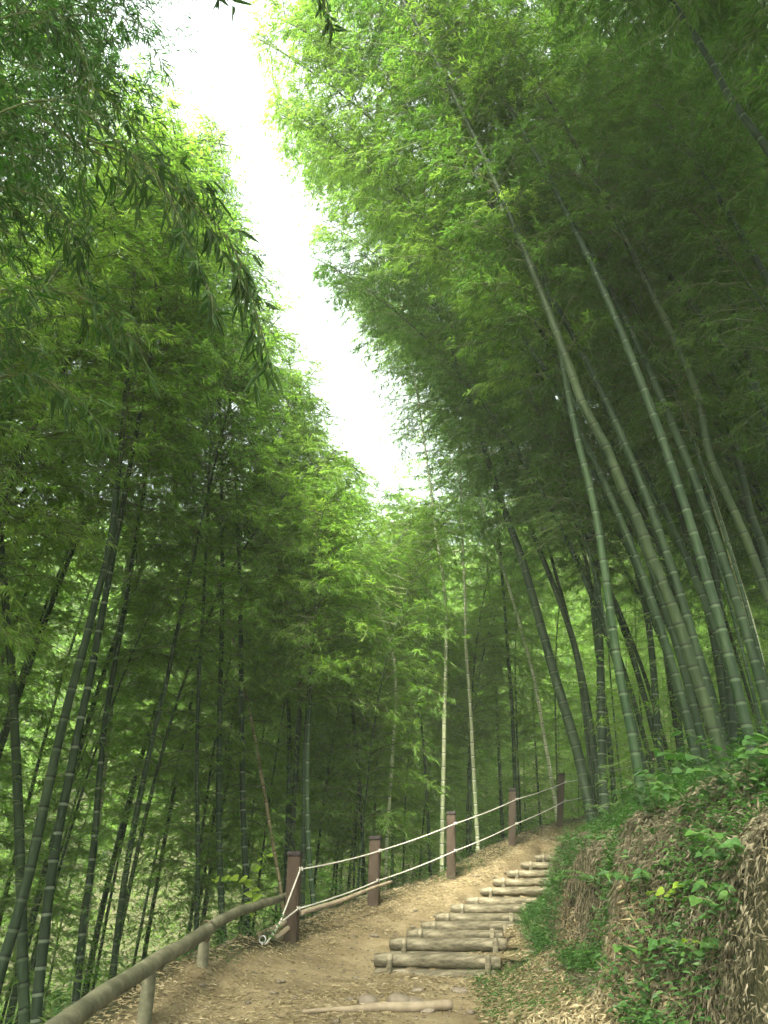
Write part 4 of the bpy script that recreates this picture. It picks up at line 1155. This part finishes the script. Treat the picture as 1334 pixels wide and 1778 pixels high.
# green undergrowth: small broad leaves
def greens(n, fx, yr, dens, name, mat, lab, L0, wid, lift, sub=5):
    x, y = scatter(n, fx, yr, r, dens)
    z = height(x, y); N = surf_normal(x, y)
    c = np.stack([x, y, z], 1) + N * r.uniform(.01, lift, (len(x), 1)) + np.array((0, 0, 1)) * r.uniform(0, lift * .6, (len(x), 1))
    c = np.repeat(c, sub, 0) + r.normal(0, .035, (len(x) * sub, 3)); NN = np.repeat(N, sub, 0)
    a = r.uniform(0, 6.28, len(c))
    d = nrm(np.stack([np.cos(a), np.sin(a), r.uniform(-.6, .25, len(c))], 1) + NN * .25)
    L = L0 * r.uniform(.5, 1.3, len(c))
    v, q = leaves(c, d, NN * .6 + np.array((0, 0, 1)) + r.normal(0, .35, c.shape), L, L * wid, fold=.15, droop=.15)
    o = mk(name, v, q, mat, smooth=False, attrs={'rnd': ('FACE', np.repeat(r.random(len(x)), sub))})
    return tag(o, lab, 'undergrowth', kind='stuff')
GD = lambda x, y: np.clip(.30 - .5 * NZ2(x, y, 0, 2.6) + .35 * NZ3(x, y, 0, 3.1) + .35 * sm((x - XE(y) - .2) / 1.2), .0, 1)
greens(38000, lambda y, u: XE(y) - .1 + u ** 1.3 * 4.4, (2.4, 17), GD, 'bank_greenery', BROAD, 'small green weeds and creepers over the bank', .05, .5, .12)
greens(2600, lambda y, u: XE(y) - .85 + u * .9, (5.0, 9.5), lambda x, y: np.clip(.28 + .5 * NZ3(x, y, 0, 2.5), 0, 1), 'litter_weeds', BROAD, 'low green weeds poking through the litter right of the steps', .035, .4, .04)
greens(1500, lambda y, u: XF(y) - .6 + u * .7, (8, 18), lambda x, y: np.clip(.25 + .6 * NZ(x, y, 0, 2), 0, 1), 'verge_weeds', BROAD, 'small weeds along the foot of the rope fence', .045, .5, .06)
greens(5200, lambda y, u: XE(y) + 1.2 + u * 5, (8, 22), lambda x, y: .4 + .5 * NZ(x, y, 0, 1.2), 'hillside_greenery', BROAD, 'leafy ground cover between the bamboos on the right hillside', .085, .4, .35, 7)
greens(11000, lambda y, u: XF(y) - .9 - u * 14, (7, 34), lambda x, y: .35 + .5 * NZ(x, y, 0, 1.2), 'slope_greenery', BROAD, 'leafy ground cover between the bamboos below the path', .085, .4, .35, 7)

# fine grass tufts at the bank corner
x, y = scatter(2600, lambda y, u: XE(y) - .10 + u * .6, (8.6, 14.5), r, lambda x, y: np.clip(.5 + .5 * NZ(x, y, 0, 2.4), 0, 1))
c = np.repeat(np.stack([x, y, height(x, y)], 1), 5, 0) + r.normal(0, .02, (len(x) * 5, 3)) * np.array((1, 1, .2))
d = nrm(np.stack([r.normal(-.25, .6, len(c)), r.normal(-.2, .5, len(c)), r.uniform(.4, 1.1, len(c))], 1))
L = r.uniform(.08, .24, len(c))
v, q = leaves(c, d, r.normal(0, 1, c.shape), L, np.full(len(c), .006), fold=.2, droop=.45)
tag(mk('bank_grass', v, q, BROAD, smooth=False, attrs={'rnd': ('FACE', r.random(len(q)))}), 'fine grass fringing the corner of the bank by the upper steps', 'grass', kind='stuff')

# ------------------------------------------------------------------ single plants
def heart(base, d, nor, L, W):
    side = nrm(np.cross(d, nor)); up = nrm(np.cross(side, d)); L = L[:, None]; W = W[:, None]
    pts = []
    for (a, s, h) in ((0, 0, 0), (-.06, -.30, .02), (.18, -.5, .05), (.55, -.38, .02), (1, 0, -.14), (.55, .38, .02), (.18, .5, .05), (-.06, .30, .02), (.42, 0, -.05)):
        pts.append(base + d * L * a + side * W * s + up * L * h)
    v = np.stack(pts, 1).reshape(-1, 3); o = (np.arange(len(base)) * 9)[:, None]
    q = np.concatenate([o + np.array(c) for c in ([0, 1, 2, 8], [8, 2, 3, 4], [8, 4, 5, 6], [0, 8, 6, 7])], 1).reshape(-1, 4)
    return v, q
def leafy_plant(name, root, stems, nleaf, L0, mat, lab, cat, rng, group=None, lw=.85, pair=False, droop=-.25, face=-.35):
    """stems: list of polylines (world)"""
    t = empty(name, root); tag(t, lab, cat, group)
    sv, sq, off, lb, ld = [], [], 0, [], []
    for ln_ in stems:
        C, L = resample(np.array(ln_), 14)
        v, q, _ = tube(C - root, np.linspace(.005, .0015, 14), 5, cap=False)
        sv.append(v); sq.append(q + off); off += len(v)
        n = max(4, int(nleaf * L)); tt = np.linspace(.22, 1, n)
        T = nrm(interp_curve(C, np.minimum(tt + .05, 1)) - interp_curve(C, tt - .05))
        S = nrm(np.cross(T, (0, 0, 1.0)))
        for sg in ((-1, 1) if pair else (0,)):
            sgn = np.where(np.arange(n) % 2, 1, -1)[:, None] if sg == 0 else sg
            lb.append(interp_curve(C, tt) - root)
            ld.append(nrm(T * rng.uniform(.2, .7, (n, 1)) + S * sgn * rng.uniform(.6, 1, (n, 1)) + np.array((0, 0, 1)) * rng.uniform(droop - .25, droop + .25, (n, 1))))
    lb = np.concatenate(lb); ld = np.concatenate(ld)
    mk('stem', np.concatenate(sv), np.concatenate(sq), TWIG, t)
    L = L0 * rng.uniform(.6, 1.2, len(lb))
    v, q = heart(lb, ld, np.array((0, 0, 1.0)) + rng.normal(0, .3, lb.shape) + np.array((0, face, 0)), L, L * lw)
    mk('foliage', v, q, mat, t, smooth=False, attrs={'rnd': ('FACE', np.repeat(rng.random(len(lb)), 4))})
r = np.random.default_rng(91)
Y = 9.4
leafy_plant('sapling', P(452, 1640, Y), [[P(452, 1640, Y), P(440, 1590, Y), P(436, 1530, Y - .1), P(410, 1524, Y - .2), P(372, 1527, Y - .3)],
            [P(436, 1535, Y - .1), P(446, 1512, Y - .1), P(452, 1492, Y - .1), P(466, 1484, Y - .1)]], 17, .105, BROAD_Y, 'sapling with a row of bright yellow-green oval leaves over the handrail', 'sapling', r, lw=.75, face=-1.3)
leafy_plant('sapling', P(420, 1650, 9.7), [[P(425, 1655, 9.7), P(415, 1600, 9.7), P(398, 1560, 9.6), P(365, 1556, 9.5)], [P(415, 1600, 9.7), P(400, 1582, 9.6), P(380, 1578, 9.5)], [P(415, 1590, 9.7), P(425, 1566, 9.6), P(436, 1562, 9.5)]],
            16, .06, BROAD, 'darker small-leaved sapling just under the bright yellow-green one', 'sapling', r, lw=.6)
leafy_plant('shrub', P(468, 1640, 9.5), [[P(468, 1640, 9.5), P(462 + dx, 1610 - dy, 9.4), P(458 + dx * 2, 1590 - dy, 9.3)] for dx, dy in ((-14, 5), (-5, 15), (6, 12), (16, 0), (-20, -12), (12, -18))],
            34, .055, BROAD, 'small green shrub in front of the first post foot', 'shrub', r, lw=.6)
def bush(px, py, n, h, L0, mat, lab, spread=.35, Y=None, nleaf=16, lw=.85, cat='plant', name='leafy_plant', droop=-.3, pair=False):
    g = hit(px, py, 4.5) if Y is None else P(px, py, Y)
    if Y is not None: g[2] = float(height(g[0], g[1]))
    st = []
    for k in range(n):
        a = 6.28 * k / n + r.uniform(-.4, .4); rr = spread * r.uniform(.5, 1.1); hh = h * r.uniform(.6, 1.15)
        st.append([g - np.array((0, 0, .03)), g + np.array((math.cos(a) * rr * .4, math.sin(a) * rr * .4, hh * .75)), g + np.array((math.cos(a) * rr, math.sin(a) * rr, hh * .95))])
    leafy_plant(name, g, st, int(nleaf * 1.4), L0 * .75, mat, lab, cat, r, 'plants on the bank', lw=lw, droop=droop, pair=pair)
bush(1235, 1345, 10, .55, .10, BROAD, 'tall heart-leaved plant in front of the olive bamboo', .42)
bush(1140, 1425, 7, .34, .11, BROAD, 'heart-leaved plant at the foot of the two bamboos on the bank', .26)
bush(1300, 1400, 9, .45, .12, BROAD, 'broad dark-leaved bush at the right edge below the hillside bamboos', .5)
bush(1215, 1430, 8, .25, .10, BROAD, 'spreading low plant between the heart-leaved ones', .4)
bush(1040, 1545, 6, .14, .085, BROAD, 'flat fern-like spray over the top edge of the bank face', .36, pair=True, nleaf=24, lw=.4)
bush(1120, 1560, 6, .16, .09, BROAD, 'green leafy spray on the bank face, middle', .34, pair=True, nleaf=22, lw=.45)
bush(1180, 1590, 5, .12, .10, BROAD_Y, 'light green young plant beside the straw patch on the bank', .22, nleaf=14)
bush(1230, 1690, 6, .14, .10, BROAD, 'broad-leaved creeper low on the bank near the right edge', .34, nleaf=18)
bush(1130, 1690, 5, .10, .09, BROAD, 'dark creeper low on the bank face', .30, nleaf=18)
bush(1240, 1665, 4, .08, .08, BROAD_Y, 'tiny yellow-green seedling low on the bank', .12, nleaf=16)
bush(1310, 1640, 7, .22, .11, BROAD, 'green plant spilling in at the right edge of the bank', .36)
bush(1310, 1755, 7, .2, .10, BROAD, 'green plant in the lower right corner', .34)
bush(1000, 1480, 6, .16, .06, BROAD, 'fine leafy tuft on the bank corner near the top steps', .25, pair=True, nleaf=30, lw=.4)
bush(1075, 1490, 6, .2, .09, BROAD, 'small broad-leaved plant behind the bank corner', .28)
bush(925, 1395, 5, .3, .09, BROAD, 'sprig of narrow leaves between the fourth and fifth posts', .35, Y=17.0, pair=True, lw=.35, nleaf=22)
bush(1060, 1395, 6, .35, .10, BROAD, 'weedy plant growing between the two front bamboos on the bank', .3, Y=12)
bush(605, 1535, 5, .14, .06, BROAD, 'small weed on the verge left of the second post', .2, nleaf=20)
bush(700, 1500, 5, .2, .06, BROAD, 'small weed on the verge between the second and third posts', .25, nleaf=20)

# bamboo sprays growing low between the canes
def low_sprays(n, fx, yr, hmax, name, lab, k=9):
    x, y = scatter(n, fx, yr, r)
    hgt = .1 + (hmax - .1) * r.random(len(x)) ** 1.6
    c = np.stack([x, y, height(x, y) + hgt], 1)
    a = r.uniform(0, 6.28, len(x)); sp = np.stack([np.cos(a), np.sin(a), r.uniform(-.4, .2, len(x))], 1)
    e = c + sp * r.uniform(.3, .8, (len(x), 1))
    tv, tq = batch_tubes(c, e, .004, .0015)
    f = r.uniform(.1, 1, (len(x), k, 1))
    b = (c[:, None] * (1 - f) + e[:, None] * f).reshape(-1, 3) + r.normal(0, .03, (len(x) * k, 3))
    a2 = np.repeat(a, k) + r.normal(0, .8, len(b))
    d = nrm(np.stack([np.cos(a2), np.sin(a2), r.uniform(-.8, .2, len(b))], 1))
    L = r.uniform(.08, .17, len(b))
    lv, lq = leaves(b, d, np.array((0, 0, 1.0)) + r.normal(0, .45, b.shape), L, L * .16)
    v = np.concatenate([tv, lv]); q = np.concatenate([tq, lq + len(tv)])
    m = np.concatenate([np.ones(len(tq), int), np.zeros(len(lq), int)])
    rr = np.concatenate([np.full(len(tq), .4), np.repeat(r.random(len(x)), k) * .6 + .4 * r.random(len(lq))])
    tag(mk(name, v, q, [LEAF, TWIG], smooth=False, midx=m, attrs={'rnd': ('FACE', rr)}), lab, 'undergrowth', kind='stuff')
low_sprays(36000, lambda y, u: XF(y) - 1.3 - u * (6 + .5 * y), (8, 46), 8.0, 'slope_undergrowth', 'loose low bamboo sprays filling the space between canes below the fence')
low_sprays(8000, lambda y, u: XE(y) + 1.0 + u * (3 + .35 * y), (10, 34), 5.0, 'hillside_undergrowth', 'loose low bamboo sprays between canes on the right hillside')

# dry brushwood behind the ropes
for k, (px, py) in enumerate([(600, 1520), (690, 1490), (725, 1480), (745, 1470)]):
    g = hit(px, py, 9); g[1] += .5; g[0] -= .5; g[2] = float(height(g[0], g[1]))
    A, B = [], []
    for _ in range(16):
        a = g + np.array((r.uniform(-.35, .35), r.uniform(-.2, .2), 0)); 
        b = a + np.array((r.uniform(-.5, .5), r.uniform(-.3, .3), r.uniform(.25, .75)))
        A.append(a); B.append(b)
        for _2 in range(3):
            s = r.uniform(.3, .9); m_ = a * (1 - s) + b * s; A.append(m_); B.append(m_ + np.array((r.uniform(-.3, .3), r.uniform(-.2, .2), r.uniform(.0, .3))))
    A, B = np.array(A), np.array(B)
    v, q = batch_tubes(A - g, B - g, .006, .0025)
    tag(mk('brushwood', v, q, DRYTWIG, loc=g), ['tangle of dry twigs left of the second post', 'tangle of dry twigs right of the second post', 'dry twig heap midway to the third post', 'dry twig heap against the third post'][k], 'brushwood')

# ------------------------------------------------------------------ thin air between the near and the far canes
hm = bpy.data.materials.new('haze'); hm.use_nodes = True
hn = hm.node_tree.nodes; hn.remove(hn['Principled BSDF'])
pv = hn.new('ShaderNodeVolumePrincipled'); pv.inputs['Color'].default_value = (.80, .95, .66, 1); pv.inputs['Density'].default_value = .0021
hm.node_tree.links.new(pv.outputs[0], hn['Material Output'].inputs['Volume'])
hx0, hx1, hy0, hy1, hz0, hz1 = -74, 84, -22, 99, -45, 75
bx_v = [(x, y, z) for x in (hx0, hx1) for y in (hy0, hy1) for z in (hz0, hz1)]
bx_f = [[0, 1, 3, 2], [4, 6, 7, 5], [0, 4, 5, 1], [2, 3, 7, 6], [0, 2, 6, 4], [1, 5, 7, 3]]
tag(mk('haze', bx_v, bx_f, hm, smooth=False), 'thin bright haze among the far bamboos', 'haze', kind='stuff')

print('bamboos', sum(1 for o in bpy.data.objects if o.get('category') == 'bamboo'))
